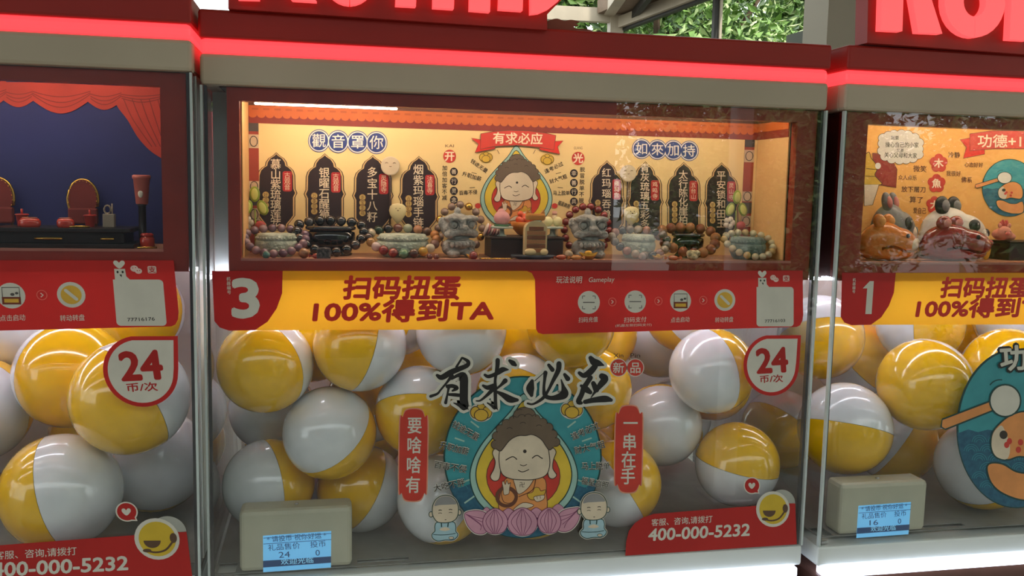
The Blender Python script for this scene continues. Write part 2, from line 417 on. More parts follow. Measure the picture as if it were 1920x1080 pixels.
# ------------------------------------------------------------------ machines: what all three share
def machine(label, loc, xl, tz):
    r = thing('capsule_machine', label, 'capsule machine', loc)
    dz = loc[2]
    box('cabinet_base', -.447, .447, .002, .48, -dz, .83, M('cabinet_lower_brown', (96, 62, 52), .5), r, .004)
    box('fascia', -.45, .45, 0, .48, .8472, .88, CABW, r, .004)
    box('fascia_lamp', -.44, .44, -.007, .02, .8302, .847, LED_FASCIA, r, .002)
    box('back_panel', -.446, .446, .466, .478, .881, 1.559, CABW, r)
    # bin floor: a thin raised tray with two open slots near the front
    xs = [-.443, -.44, -.415, -.245, -.17, .443]; ys = [.012, .016, .022, .034, .05, .462]
    hole = lambda i, j: (i == 1 and 1 <= j <= 3) or (i == 3 and j == 2)
    vs = [(x, y, z) for z in (tz-.0012, tz) for y in ys for x in xs]; ix = lambda i, j, k: k*36+j*6+i; fs = []
    for i in range(5):
        for j in range(5):
            if hole(i, j): continue
            fs += [(ix(i, j, 1), ix(i+1, j, 1), ix(i+1, j+1, 1), ix(i, j+1, 1)), (ix(i, j, 0), ix(i, j+1, 0), ix(i+1, j+1, 0), ix(i+1, j, 0))]
            for di, dj, p, q in ((0, -1, (i, j), (i+1, j)), (1, 0, (i+1, j), (i+1, j+1)), (0, 1, (i+1, j+1), (i, j+1)), (-1, 0, (i, j+1), (i, j))):
                ni, nj = i+di, j+dj
                if not (0 <= ni < 5 and 0 <= nj < 5) or hole(ni, nj): fs.append((ix(*p, 0), ix(*q, 0), ix(*q, 1), ix(*p, 1)))
    obj('bin_tray', vs, fs, M('tray_grey', (134, 136, 132), .5), r)
    box('glass_front', -.4495, .4495, .0, .004, .88, 1.56, GLASS, r)
    box('glass_side', -.4495, -.4455, .004, .466, .88, 1.56, GLASS, r); box('glass_side', .4455, .4495, .004, .466, .88, 1.56, GLASS, r)
    for sx in (-1, 1):
        e = box('corner_strip', sx*.4485-.0015, sx*.4485+.0015, -.001, .006, .881, 1.559, EDGE, r)
        box('corner_seal', sx*.444-.0018, sx*.444+.0018, .0045, .012, .881, 1.559, TRIM_D, r)
        box('corner_bracket', sx*.436-.006, sx*.436+.006, .006, .012, .8815, .886, ALU, r, .001)
    # display case
    xr = .4405; zt = 1.5415; zb = 1.33; ol, orr = -.402, .409
    cs = [(xl, 1.302), (xr, 1.302), (xr, 1.559), (xl, 1.559)]; op = [(ol, zb), (orr, zb), (orr, zt), (ol, zt)]
    vs = [(x, y, z) for y in (.012, .03) for (x, z) in cs+op]
    fs = []
    for i in range(4):
        j = (i+1) % 4
        fs += [(i, j, 4+j, 4+i), (8+j, 8+i, 12+i, 12+j), (4+i, 4+j, 12+j, 12+i), (j, i, 8+i, 8+j)]
    obj('case_frame', vs, fs, CASE_RED, r)
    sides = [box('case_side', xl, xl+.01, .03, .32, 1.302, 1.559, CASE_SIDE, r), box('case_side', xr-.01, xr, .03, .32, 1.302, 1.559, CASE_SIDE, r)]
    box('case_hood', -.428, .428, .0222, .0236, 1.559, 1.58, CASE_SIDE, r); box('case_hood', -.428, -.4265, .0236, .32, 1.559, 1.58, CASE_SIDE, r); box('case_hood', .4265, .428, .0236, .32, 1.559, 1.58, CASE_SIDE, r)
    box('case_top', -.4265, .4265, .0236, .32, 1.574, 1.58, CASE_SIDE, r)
    sh = box('case_shelf', xl+.01, xr-.01, .03, .32, 1.302, 1.33, M('shelf_brown', (204, 148, 116), .5, var=.15, scale=15), r)
    box('shelf_lip', ol, orr, .0105, .013, 1.328, 1.3315, M('lip_rose', (176, 112, 100), .35), r)
    box('case_lamp', -.38, .38, .034, .042, 1.5695, 1.574, LED_WARM, r)
    box('bin_lamp', -.443, .443, .07, .08, 1.297, 1.302, LED_COOL, r); box('bin_lamp', -.41, .41, .24, .25, 1.297, 1.302, LED_COOL, r)
    # header
    box('header_band', -.45, .45, 0, .022, 1.56, 1.6, BEIGE, r, .005)
    for sx in (-1, 1): box('header_band', sx*.44-.0099, sx*.44+.0099, .018, .48, 1.56, 1.6, BEIGE, r, .004)
    box('header_lamp', -.4495, .4495, .002, .478, 1.6, 1.62, LED_RED, r, .006)
    box('header_top', -.451, .451, -.002, .48, 1.62, 1.656, HDR_RED, r, .004)
    return r

MC = machine('red and white capsule machine numbered 3 with a stone lion and bracelet display', (0, 0, 0), -.418, .8868)
ML = machine('red and white capsule machine with a blue and red curtain display', (-.907, -.02, .013), -.44, .9018)
MR = machine('red and white capsule machine numbered 1 with an animal wooden fish display', (.922, -.01, 0), -.44, .8918)
TRAY = {MC: .8868, ML: .9018, MR: .8918}
OFF = {MC: Vector((0, 0, 0)), ML: Vector((-.907, -.02, .013)), MR: Vector((.922, -.01, 0))}
LINER_SHEEN = M('white_liner_sheen', (226, 232, 230), .4, var=.04, scale=18)
box('side_sheen_strip', .4498, .4512, .03, .2, .9, 1.558, LINER_SHEEN, ML)  # added white strip standing in for the reflection in the side glass
box('inner_liner', -.4445, -.419, .085, .09, 1.303, 1.5585, LINER_SHEEN, MC)
za = at(480, 194, .05).z
box('case_tube_lamp', -.385, -.19, .047, .053, za-.0014, za+.0014, LED_WARM, MC, .001)
for x in (-.38, -.195): box('lamp_clip', x-.001, x+.001, .048, .052, za+.0014, 1.574, ALU, MC)

# illuminated sign boards on the headers (the frame cuts them off; stencil letters)
def letter(pts, m, parent): return slab('sign_letter', pts, -.026+OFF[m].y, -.012+OFF[m].y, LED_PINK, parent, OFF[m])
def ringpts(cx, cy, rx, ry, ix, iy, n=30):
    return arc(cx, cy, rx, ry, -89, 269, n)+list(reversed(arc(cx, cy, ix, iy, -89, 269, n)))
sb = slab('sign_board', [(428, 16), (428, -150), (1120, -120), (1105, -60), (1066, -14), (1026, 27), (1026, 56)], -.012, .02, HDR_RED, MC)
letter([(446, -2), (486, -1), (486, -110), (446, -112)], MC, sb); letter([(548, 0), (594, 3), (545, -60), (594, -112), (548, -112), (496, -62)], MC, sb)
letter(ringpts(656, -50, 52, 59, 18, 28), MC, sb)
letter([(742, 10), (780, 12), (784, -98), (746, -100)], MC, sb)
letter([(812, 14), (851, 16.5), (853, -35), (853, -95), (814, -97)], MC, sb); letter([(881, 19), (919, 22), (922, -90), (884, -92)], MC, sb)
letter([(936, 17), (980, 20), (984, -86), (940, -88)], MC, sb)
letter([(996, 26), (1012, 24), (1030, 16), (1046, 3), (1058, -14), (1060, -40), (1050, -66), (1030, -84), (1000, -88), (1000, -60), (1020, -52), (1024, -32), (1016, -16), (996, -10)], MC, sb)
sb = slab('sign_board', [(1626, 80), (1630, -120), (2260, -90), (2250, 126)], -.022, .01, HDR_RED, MR, OFF[MR])
letter([(1652, 56.5), (1692, 58.5), (1696, -70), (1656, -72)], MR, sb); letter([(1722, 61), (1767, 63), (1744, -10), (1775, -66), (1734, -68), (1708, -20)], MR, sb)
letter(ringpts(1828, 3, 57, 67, 21, 28), MR, sb)
letter([(1893, 74), (1930, 76), (1936, -60), (1900, -62)], MR, sb)
cl = slab('rooftop_cutout', spl([(1026, 54), (1026, 41), (1036, 36), (1046, 35), (1058, 39), (1070, 37), (1082, 39), (1087, 41.5), (1079, 43.5), (1085, 47.5), (1076, 49), (1081, 53.5), (1098, 54), (1106, 58)], 4), .012, .018, M('cutout_brown', (150, 84, 62), .6), None)
tag(cl, 'flat brown wavy cut-out standing on the header beside the glowing sign', 'cut-out')

# ------------------------------------------------------------------ stickers on the glass
YF = -.0006
def banner_common(m):
    o = OFF[m]; B = OFF[MC]
    P = Print(YF, B)                            # drawn where the middle machine carries it, then hung on each machine
    P.poly([(986, 508), (1505, 507.5), (1506, 590)]+[(1506-12*(1-math.cos(math.radians(a))), 590+23*math.sin(math.radians(a))) for a in (30, 60, 90)]+[(1018, 626.5), (1009, 624), (1005, 617), (1003, 524), (997, 512)], RED_STK, 0)
    base = P.build('banner_sticker', m)
    P = Print(YF, B)
    P.poly([(530, 508), (988, 508), (997, 512), (1003, 524), (1005, 617.5), (478, 619), (502, 603), (519, 578), (529, 550), (530, 508)], YEL_STK, 1)
    P.poly([(397.5, 508), (530, 508), (529, 550), (519, 578), (502, 603), (478, 619), (430, 620), (412, 614), (402, 602)], RED_DEEP, 2)
    P.build('banner_colour_panel', base)
    P = Print(YF, B)
    P.text('扫码扭蛋', (645, 561), (862, 561), 43, INK_RED, 2, .04, .12); P.text('100%得到TA', (589, 604), (926, 601), 40, INK_RED, 2, .045, .12)
    P.build('title_lettering', base)
    P = Print(YF, B); P.column('机器编号', (428.5, 523), (429.5, 548), 8, W_STK, 3, .01); P.build('number_caption', base)
    P = Print(YF, B); P.text('玩法说明', (1043, 531), (1091, 531), 13, W_STK, 1, .008, .1); P.build('rules_heading', base)
    P = Print(YF, B); P.text('Gameplay', (1104, 532), (1152, 531), 12, W_STK, 1, 0, .1); P.build('rules_heading', base)
    for t, x0, x1 in (('扫码充值', 1085, 1121), ('扫码支付', 1170, 1212), ('点击启动', 1258, 1293), ('转动转盘', 1341, 1375)):
        P = Print(YF, B); P.text(t, (x0, 605), (x1, 603.5), 10, W_STK, 1, .006, .1); P.build('step_caption', base)
    P = Print(YF, B); P.text('(机器左侧扫码支付)', (1154, 614), (1222, 612), 6, W_STK, 1, 0, .1); P.build('step_note', base)
    GREYI = M('icon_grey', (90, 84, 80), .5); GOLDI = M('icon_gold', (226, 176, 60), .5)
    for k, (cx, cy, r) in enumerate(((1104, 567, 21.5), (1191, 565.5, 21), (1276, 564, 20.5), (1359, 562.5, 20.5))):
        P = Print(YF, B); P.poly(arc(cx, cy, r*.96, r), W_STK, 1)
        if k < 2:
            for sx in (-1, 1):
                for sy in (-1, 1): P.line([(cx+sx*12, cy+sy*7), (cx+sx*12, cy+sy*12), (cx+sx*7, cy+sy*12)], 1.4, GREYI, 2)
            P.line([(cx-11, cy), (cx+11, cy)], 1.6, GREYI, 2)
        elif k == 2:
            P.poly([(cx-13, cy+2), (cx+13, cy+2), (cx+13, cy+14), (cx-13, cy+14)], M('icon_brown', (120, 50, 30), .5), 2); P.poly([(cx-10, cy+5), (cx+10, cy+5), (cx+10, cy+11), (cx-10, cy+11)], GOLDI, 3)
            P.line([(cx-12, cy+2), (cx-12, cy-13), (cx+12, cy-13), (cx+12, cy+2)], 1.2, GREYI, 2); P.poly(arc(cx+2, cy-2, 3, 2.4, n=10), GREYI, 3); P.poly(arc(cx+8, cy-4, 2.4, 2, n=10), GREYI, 3)
        else:
            P.poly(arc(cx, cy, 14.5, 15), GOLDI, 2); P.brush([(cx-7, cy-7, 5), (cx, cy, 5), (cx+7, cy+7, 5)], W_STK, 3)
        P.build('step_icon', base)
    for cx, cy in ((1148, 566), (1234.5, 564.5), (1318.5, 563)):
        P = Print(YF, B); P.line(arc(cx, cy, 7, 7.5, n=18), 1.1, M('icon_pink', (224, 120, 104), .5), 1, True); P.line([(cx-1.6, cy-3.2), (cx+1.8, cy), (cx-1.6, cy+3.2)], 1.7, W_STK, 2); P.build('arrow_icon', base)
    # payment plate (its code is left blank)
    P = Print(YF, B)
    P.poly(rrect(1418.5, 538, 1488, 612, 6, (0, 6, 6, 6)), W_STK, 1); P.poly([(1421.5, 541), (1421.5, 521), (1436.5, 521), (1437.5, 533), (1443, 539), (1443, 541)], W_STK, 1)
    for x in (1426, 1433): P.poly(arc(x, 526, 1.5, 2, n=10), INK, 2)
    P.poly([(1428, 530), (1431.5, 530), (1431, 534.5)], INK, 2)
    P.poly(spl([(1429, 520.5), (1421.5, 513.5), (1422, 508.5), (1426, 508), (1429, 511), (1432, 508), (1436, 508.5), (1436.5, 513.5)], 4), W_STK, 1)
    P.build('payment_plate', base)
    PINKI = M('icon_pale', (226, 196, 184), .5)
    P = Print(YF, B); P.poly(arc(1449.5, 520.5, 5.5, 5), PINKI, 1); P.poly(arc(1455, 524.5, 5, 4.3), PINKI, 1)
    for x, y in ((1447.5, 519.5), (1451.5, 519), (1453.5, 523.8), (1456.8, 523.6)): P.poly(arc(x, y, .8, n=8), RED_STK, 2)
    P.poly(rrect(1468, 516.5, 1480, 528, 2), PINKI, 1); P.char('支', 1474, 522.4, 10.5, RED_STK, 2, .02)
    P.build('payment_logos', base)
    # price badge
    P = Print(YF, B)
    dr = lambda q: [(1502-q, 628.5+q)]+[(1446+(52-q)*math.cos(math.radians(a))*(1.0), 685-(57-q)*math.sin(math.radians(a))) for a in range(100, 361, 8)]+[(1499-q, 680)]
    P.poly(dr(0), RED_STK, 0); P.poly(dr(6.5), W_STK, 1); bd = P.build('price_badge', m)
    P = Print(YF, B); P.text('24', (1420.5, 699), (1476.5, 696), 44, RED_STK, 2, .045); P.text('币/次', (1425, 718), (1468, 716), 14, RED_STK, 2, .02); P.build('price_lettering', bd)
    # help line panel
    P = Print(YF, B)
    P.poly([(1172.5, 1042), (1174, 1017), (1179, 996), (1190, 981), (1206, 970), (1226, 963.5), (1491, 942.5), (1494, 1020.5)], RED_STK, 0)
    hp = P.build('helpline_sticker', m)
    P = Print(YF, B)
    P.text('客服、咨询,请拨打', (1222, 987), (1336, 980), 14, W_STK, 1, .006, .1); P.text('400-000-5232', (1217, 1014), (1406, 1004), 22, W_STK, 1, .035, .14); P.build('helpline_lettering', hp)
    P = Print(YF, B)
    P.poly(arc(1466, 944, 25, 26, 0, 180), M('sticker_clear_grey', (170, 170, 160), .4), 0); P.poly(arc(1449, 954.5, 31.5, 33.5), W_STK, 2); P.poly(arc(1449.5, 954.5, 26, 28), M('icon_smiley', (214, 180, 48), .5), 3)
    BR = M('icon_dark_brown', (96, 70, 50), .5)
    P.poly(arc(1442, 957, 12, 12, 180, 360), BR, 4); P.line(spl([(1432, 973), (1446, 976), (1460, 972), (1470, 960)], 5, False), 3, BR, 4); P.poly(arc(1472, 953, 5, 8), BR, 5); P.poly(arc(1434, 973, 6, 3), BR, 5)
    P.build('helpline_face', hp)
    P = Print(YF, B); P.poly(arc(1410, 910.5, 15.5, 16), W_STK, 0); P.poly([(1412, 925), (1424, 925.5), (1421, 915)], W_STK, 0); P.poly(arc(1410, 910.5, 13.5, 14), RED_STK, 1); P.poly([(1412, 923), (1421.5, 923.5), (1419, 915)], RED_STK, 1)
    P.poly(spl([(1409.5, 916.5), (1403.5, 910.5), (1404, 905.8), (1407.5, 905.4), (1409.5, 908), (1411.7, 905.2), (1415, 905.6), (1415.5, 910.3)], 4), W_STK, 2); P.build('heart_bubble', m)
    # coin display unit behind the glass
    x0, x1 = -.409, -.253
    hs = box('display_unit', x0, x1, .012, .056, TRAY[m], .976, M('display_housing', (190, 188, 166), .5, var=.03), m, .007)
    P = Print(.0118, B); P.poly([(493, 1004.5), (621, 995.5), (620.5, 1064), (493.5, 1073)], M('lcd_blue', (110, 186, 235), .3, emit=.5, var=.02), 0); sc = P.build('screen', hs)
    lathe('housing_screw', [(.003, 0), (.003, .0014), (.0015, .002)], ALU, hs, 10, ((x0+x1)/2, .034, .976))
    return base, bd, sc
BASES = {m: banner_common(m) for m in (MC, ML, MR)}
def lcd(m, price):
    P = Print(.0114, OFF[MC]); DB = M('lcd_ink', (38, 84, 140), .5, var=.02); sc = BASES[m][2]; LB = M('lcd_pale', (140, 210, 245), .4, emit=.5, var=.02)
    P.text('* 请投币 祝你好运 *', (501, 1017), (612, 1008.5), 11, DB, 1, .004); P.line([(494, 1020), (621, 1011.5)], 1, DB, 1); P.line([(494, 1009), (621, 1000)], 1, DB, 1)
    P.text('礼品售价', (503, 1033), (563, 1028.5), 12, DB, 1); P.text('投币', (582, 1027), (611, 1025), 12, DB, 1); P.text(price, (523, 1046), (544, 1044.5), 11, DB, 1); P.text('0', (592, 1042), (600, 1041.5), 11, DB, 1)
    P.poly([(493.3, 1051.5), (620.7, 1043), (620.6, 1055), (493.4, 1064)], DB, 1); P.text('欢迎光临', (527, 1059), (588, 1055), 10.5, LB, 2); P.build('screen_lettering', sc)
lcd(MC, '24'); lcd(ML, '24'); lcd(MR, '16')
def digits(m, num, code):
    P = Print(YF, OFF[MC])
    if num == '3': P.text('3', (438, 594), (484, 593), 69, W_STK, 4, .05)
    elif num: P.poly([(451, 541), (467, 525.5), (477, 525.5), (477.5, 596), (462, 596), (462, 541)], W_STK, 4)
    if num: P.build('machine_number', BASES[m][0])
    if not code: return
    P = Print(YF, OFF[MC]); P.text(code, (1434, 605), (1472, 603.5), 5.5, INK, 2, .006); P.build('plate_number', BASES[m][0])
digits(MC, '3', '77716103'); digits(MR, '1', None); digits(ML, None, '77716176')

# ------------------------------------------------------------------ the middle machine's big sticker
TEAL = M('print_teal', (64, 152, 158), .45); NAVY = M('print_navy', (38, 84, 108), .45, c2=(48, 100, 122), scale=120); PALE_T = M('print_pale_teal', (164, 200, 186), .45)
PYEL = M('print_yellow', (226, 192, 62), .45); PRED = M('print_red', (206, 62, 48), .45); SKIN = M('print_skin', (222, 204, 176), .45); HAIR = M('print_hair', (112, 94, 76), .45)
ORNG = M('print_orange', (228, 150, 84), .45); LINE = M('print_line', (58, 48, 40), .5); LOTUS = M('print_lotus', (206, 150, 168), .45); LOTL = M('print_lotus_line', (132, 70, 104), .5)
BRN = M('print_brown', (110, 66, 46), .5); GOLD = M('print_gold', (214, 172, 60), .45); GREYH = M('print_grey', (150, 148, 146), .45); PBLUE = M('print_pale_blue', (166, 198, 206), .45)
GRN_D = M('print_dark_green', (28, 66, 62), .5)

def figure(P, l, full=True):
    """seated smiling figure in a drop-shaped halo, drawn in pixels of the big sticker"""
    half = [(982, 738), (958, 770), (925, 806), (901, 836), (886, 866), (881, 895), (888, 925), (905, 950), (934, 968)]
    drop = half+[(1964-x, y) for x, y in reversed(half[1:])]
    def shrink(k): return [(982+(x-982)*k, 862+(y-862)*k) for x, y in drop]
    P.out(spl(drop, 4), PALE_T, GRN_D, 2, l); P.out(spl(shrink(.89), 4), PYEL, GRN_D, 2, l+2); P.out(arc(981, 893, 69, 60), PRED, BRN, 1.5, l+4)
    # robe, chest
    P.out(spl([(954, 893), (1016, 893), (1024, 925), (1022, 958), (980, 966), (938, 958), (938, 925)], 4), ORNG, BRN, 1.5, l+6)
    P.out(spl([(964, 890), (1000, 890), (992, 912), (973, 926), (966, 912)], 4), SKIN, BRN, 1.3, l+8); P.char('卍', 978.5, 908.5, 11, LINE, l+10)
    P.line(spl([(1004, 897), (998, 918), (972, 931)], 5, False), 1.6, BRN, l+9)
    # bead ring, raised hand, cupped hand with ingot
    P.line(arc(949.5, 931, 18, 17), 6.5, BRN, l+9, True); P.out(spl([(940, 922), (946, 917), (958, 920), (965, 931), (958, 942), (944, 940)], 4), ORNG, BRN, 1.2, l+10)
    P.out(spl([(944, 926), (943, 914), (941, 904), (944, 902), (947, 908), (950, 900), (953, 907), (957, 904), (955, 914), (954, 924), (949, 927)], 4), SKIN, BRN, 1, l+12)
    P.out(spl([(988, 926), (998, 922), (1002, 914), (1010, 914), (1014, 920), (1023, 918), (1018, 930), (1008, 936), (994, 936)], 4), GOLD, BRN, 1.2, l+10)
    P.out(spl([(1000, 932), (1008, 929), (1020, 928), (1018, 936), (1006, 940)], 4), SKIN, BRN, 1, l+12); P.line([(1006, 930), (1007, 935)], .8, BRN, l+14); P.line([(1012, 929), (1013, 934)], .8, BRN, l+14)
    P.out(spl([(962, 956), (980, 942), (1000, 946), (990, 952)], 4), SKIN, BRN, 1, l+11)
    # ears, face, hair
    P.out(spl([(936, 842), (928, 840), (923, 849), (928, 864), (926, 878), (919, 893), (926, 901), (936, 896), (938, 870)], 4), SKIN, LINE, 1.4, l+13)
    P.out(spl([(1028, 842), (1036, 839), (1042, 847), (1037, 862), (1036, 878), (1043, 890), (1036, 897), (1028, 892), (1026, 870)], 4), SKIN, LINE, 1.4, l+13)
    P.out(spl([(936, 846), (944, 828), (964, 816), (985, 813), (1010, 817), (1024, 830), (1029, 850), (1030, 872), (1023, 890), (1002, 898), (980, 899), (958, 897), (942, 889), (936, 871)], 4), SKIN, LINE, 1.5, l+15)
    up = [(929, 829), (931, 813), (938, 800), (949, 790), (962, 784), (978, 781), (990, 780), (1004, 781), (1017, 788), (1028, 797), (1036, 810), (1041, 824)]
    lo = [(1037, 838), (1029, 843), (1022, 834), (1016, 825), (1007, 818), (996, 814), (985, 816), (974, 816), (964, 819), (954, 826), (946, 836), (938, 845), (930, 841)]
    P.out(arc(983, 779, 21, 16), HAIR, LINE, 1.4, l+15); P.poly(spl(up+lo, 3), HAIR, l+17)
    for i, (x, y) in enumerate(up): P.out(arc(x, y+4, 8.5, 8.5, n=14), HAIR, LINE, 1.2, l+15)
    P.line(spl(lo, 4, False), 1.6, LINE, l+18)
    for x, y in ((955, 806), (980, 796), (1010, 801)): P.line(arc(x, y, 6, 5, 30, 150, 8), 1.1, LINE, l+18)
    P.line(arc(975, 772, 7, 5, 60, 150, 8), 1.1, LINE, l+17)
    for e in ([(947.5, 862), (955, 857.5), (961, 855.5), (966, 858), (968.5, 861)], [(997, 858.5), (1003, 854), (1008, 853.5), (1013, 857), (1017, 859)]): P.line(spl(e, 4, False), 1.9, LINE, l+18)
    P.poly(arc(983.5, 845.5, 3.4, n=14), LINE, l+18); P.line(spl([(974.5, 870.5), (981, 872.5), (987.5, 870)], 4, False), 1.3, LINE, l+18); P.line(spl([(971, 881), (979, 884), (989, 880.5), (991, 879)], 4, False), 1.6, LINE, l+18)
    if full:
        for cx, cy, rx, ry in ((912, 960, 9, 10), (953, 962, 13, 10), (1005, 960, 12, 9), (1046, 953, 11, 9)): P.out(spl([(cx, cy-ry), (cx+rx, cy), (cx+rx*.8, cy+ry), (cx-rx*.8, cy+ry), (cx-rx, cy)], 4), LOTUS, LOTL, 1, l+13)
        ol = [(871, 962), (884, 957), (900, 957), (913, 964), (917, 985), (908, 999), (892, 999), (880, 989), (873, 976)]; orr = [(1086, 952), (1072, 952), (1056, 956), (1046, 966), (1044, 990), (1056, 996), (1070, 992), (1081, 980), (1086, 966)]
        for q in (ol, orr):
            P.line(spl(q, 4), 4.5, W_STK, l+14, True); P.out(spl(q, 4), LOTUS, LOTL, 1.3, l+15)
        for k in range(4):
            P.line(spl([(873, 963), (888+k*4, 968+k*5), (912-k*4, 972+k*7)], 4, False), 1, LOTL, l+17); P.line(spl([(1085, 953), (1072-k*3, 962+k*5), (1048+k*3, 968+k*7)], 4, False), 1, LOTL, l+17)
        for cx, cy, rx, ry in ((928, 976, 23.5, 24), (1029, 975, 22, 24), (979, 977, 28, 26)):
            pt = spl([(cx, cy-ry), (cx+rx*.72, cy-ry*.62), (cx+rx, cy+ry*.1), (cx+rx*.7, cy+ry*.8), (cx, cy+ry), (cx-rx*.7, cy+ry*.8), (cx-rx, cy+ry*.1), (cx-rx*.72, cy-ry*.62)], 4)
            if cx == 979: P.line([(cx+rx*math.cos(math.radians(a)), cy+ry*math.sin(math.radians(a))) for a in range(20, 161, 10)], 5, W_STK, l+14)
            else: P.line([(cx+rx*math.cos(math.radians(a)), cy+ry*math.sin(math.radians(a))) for a in range(40, 141, 10)], 5, W_STK, l+14)
            P.out(pt, LOTUS, LOTL, 1.4, l+18)
            for k in (-.75, -.4, -.1, .25, .6): P.line(spl([(cx+k*3, cy-ry*.9), (cx+rx*k, cy), (cx+k*6, cy+ry*.95)], 5, False), 1, LOTL, l+20)

def gold_lotus(P, cx, cy, s, l):
    P.poly(arc(cx, cy, 22*s, 18*s), W_STK if s > .9 else GOLD, l)
    for k, (dx, dy, rx, ry) in enumerate(((0, -6, 9, 11), (-11, 0, 9, 11), (11, 0, 9, 11), (0, 5, 13, 11))): P.out(arc(cx+dx*s, cy+dy*s, rx*s, ry*s, n=16), GOLD, LINE, 1.4*s, l+1+2*k)

SH = Print(YF, D=.0001)
SH.out(arc(980, 857, 147, 151, n=60), TEAL, GRN_D, 3, 0)
low = [(980+147*math.cos(math.radians(a)), 857+151*math.sin(math.radians(a))) for a in range(18, 163, 6)]
SH.poly(low+[(862+k*19.5, 915-8*abs(math.sin(k*1.3))) for k in range(13)], NAVY, 1)
for k in range(9):
    for s in (1, -1):
        x, y = 980+s*(112+10*math.sin(k)), 918+k*9
        if math.hypot((x-980)/147, (y-857)/151) < .93: SH.line(arc(x, y, 9, 9, 10, 170, 8), .8, TEAL, 2)
for s in (1, -1):
    for a, r0, r1 in ((18, 122, 142), (36, 108, 128), (-18, 110, 135), (-34, 112, 140)):
        SH.line([(981+s*r0*math.cos(math.radians(a))*.95, 865-r0*math.sin(math.radians(a))), (981+s*r1*math.cos(math.radians(a))*.95, 865-r1*math.sin(math.radians(a)))], 3, PALE_T, 3)
figure(SH, 4)
gold_lotus(SH, 902, 773, 1, 5); gold_lotus(SH, 1072, 768, 1, 5)
bs = SH.build('figure_sticker', MC)
SH = Print(YF, D=.0001)
for t, a, b in (('钱途无量', (845, 799), (893, 826)), ('升职加薪', (823, 839), (876, 853)), ('百毒不侵', (813, 876), (873, 886)), ('大吃不胖', (814, 921), (872, 909)), ('逢考必过', (1074, 825), (1124, 802)), ('财大气粗', (1078, 851), (1134, 838)), ('马上脱单', (1090, 880), (1142, 879)), ('福星高照', (1088, 906), (1138, 916))):
    SH = Print(YF, D=.0001); SH.text(t, a, b, 14.5, W_STK, 30, .03); SH.text(t, a, b, 13.5, INK, 31, .006); SH.build('blessing_lettering', bs)
SH = Print(YF, D=.0001)
CAL = {800: [[(590, 92, 36), (545, 165, 36), (495, 245, 40)], [(600, 92, 36), (690, 150, 62), (680, 215, 74), (560, 270, 84), (400, 335, 96), (250, 420, 92), (172, 385, 52)], [(420, 390, 66), (340, 500, 40), (230, 630, 34), (175, 695, 40), (62, 738, 52)],
    [(370, 580, 50), (345, 700, 34), (315, 846, 56)], [(345, 572, 66), (430, 565, 66), (505, 600, 66), (430, 645, 34)], [(372, 708, 46), (455, 712, 58), (545, 720, 60)], [(415, 442, 44), (530, 385, 66), (615, 405, 134), (622, 600, 140), (620, 790, 140), (632, 915, 128), (545, 885, 62), (450, 850, 16)],
    [(975, 378, 46), (1040, 405, 62), (1180, 352, 70), (1270, 290, 92), (1365, 290, 26)], [(1392, 138, 50), (1450, 182, 88), (1490, 212, 52)], [(1190, 130, 76), (1185, 240, 70), (1150, 450, 48), (1150, 600, 62), (1152, 800, 58), (1150, 935, 58), (1080, 888, 40), (1018, 850, 24)],
    [(945, 558, 44), (1020, 592, 76), (1125, 565, 88)], [(1110, 620, 76), (1010, 720, 52), (900, 808, 34), (830, 815, 22)], [(1318, 475, 84), (1250, 545, 48), (1170, 612, 36)], [(1165, 655, 36), (1280, 715, 84), (1400, 788, 118), (1520, 800, 56)]],
  980: [[(150, 480, 60), (118, 605, 138), (140, 720, 62)], [(195, 478, 14), (340, 350, 12)], [(375, 340, 72), (362, 450, 52), (348, 600, 50), (368, 725, 72), (480, 768, 76), (625, 740, 120), (695, 690, 140), (672, 570, 60), (640, 460, 22)], [(430, 212, 56), (492, 292, 76)],
    [(602, 190, 88), (590, 300, 84), (500, 480, 62), (420, 640, 48), (330, 770, 56), (170, 868, 36), (75, 858, 34)], [(698, 372, 56), (750, 442, 88)], [(1135, 92, 76), (1190, 160, 124), (1270, 185, 104), (1355, 216, 22)], [(945, 345, 60), (1020, 388, 84), (1120, 335, 110), (1210, 235, 96)],
    [(1130, 425, 88), (1080, 505, 82), (1020, 600, 92), (985, 705, 84), (930, 825, 88), (975, 850, 60)], [(975, 560, 48), (1060, 620, 104), (1130, 672, 70)], [(1180, 520, 80), (1230, 625, 104)], [(1325, 400, 104), (1375, 445, 122), (1290, 560, 96), (1215, 655, 52), (1140, 762, 14)], [(1040, 832, 72), (1200, 800, 92), (1380, 782, 112), (1480, 802, 60)]]}
for grow, mat, l in ((11, W_STK, 34), (0, INK, 36)):
    for x0, st in CAL.items():
        for q in st: SH.brush([(x0+a/9, 660+b/9, c/9) for a, b, c in q], mat, l, grow)
SH.build('brush_lettering', bs)
for cx, t in ((1158.5, '新'), (1190, '品')):
    SH = Print(YF, D=.0001); SH.poly(arc(cx, 688.5, 16.5, 17), W_STK, 30); SH.poly(arc(cx, 688.5, 15, 15.6), PRED, 31); SH.char(t, cx, 689, 22, W_STK, 32, .01); SH.text('Xin' if t == '新' else 'Pin', (cx-9, 670), (cx+9, 669.5), 8, LINE, 31); SH.build('new_roundel', bs)
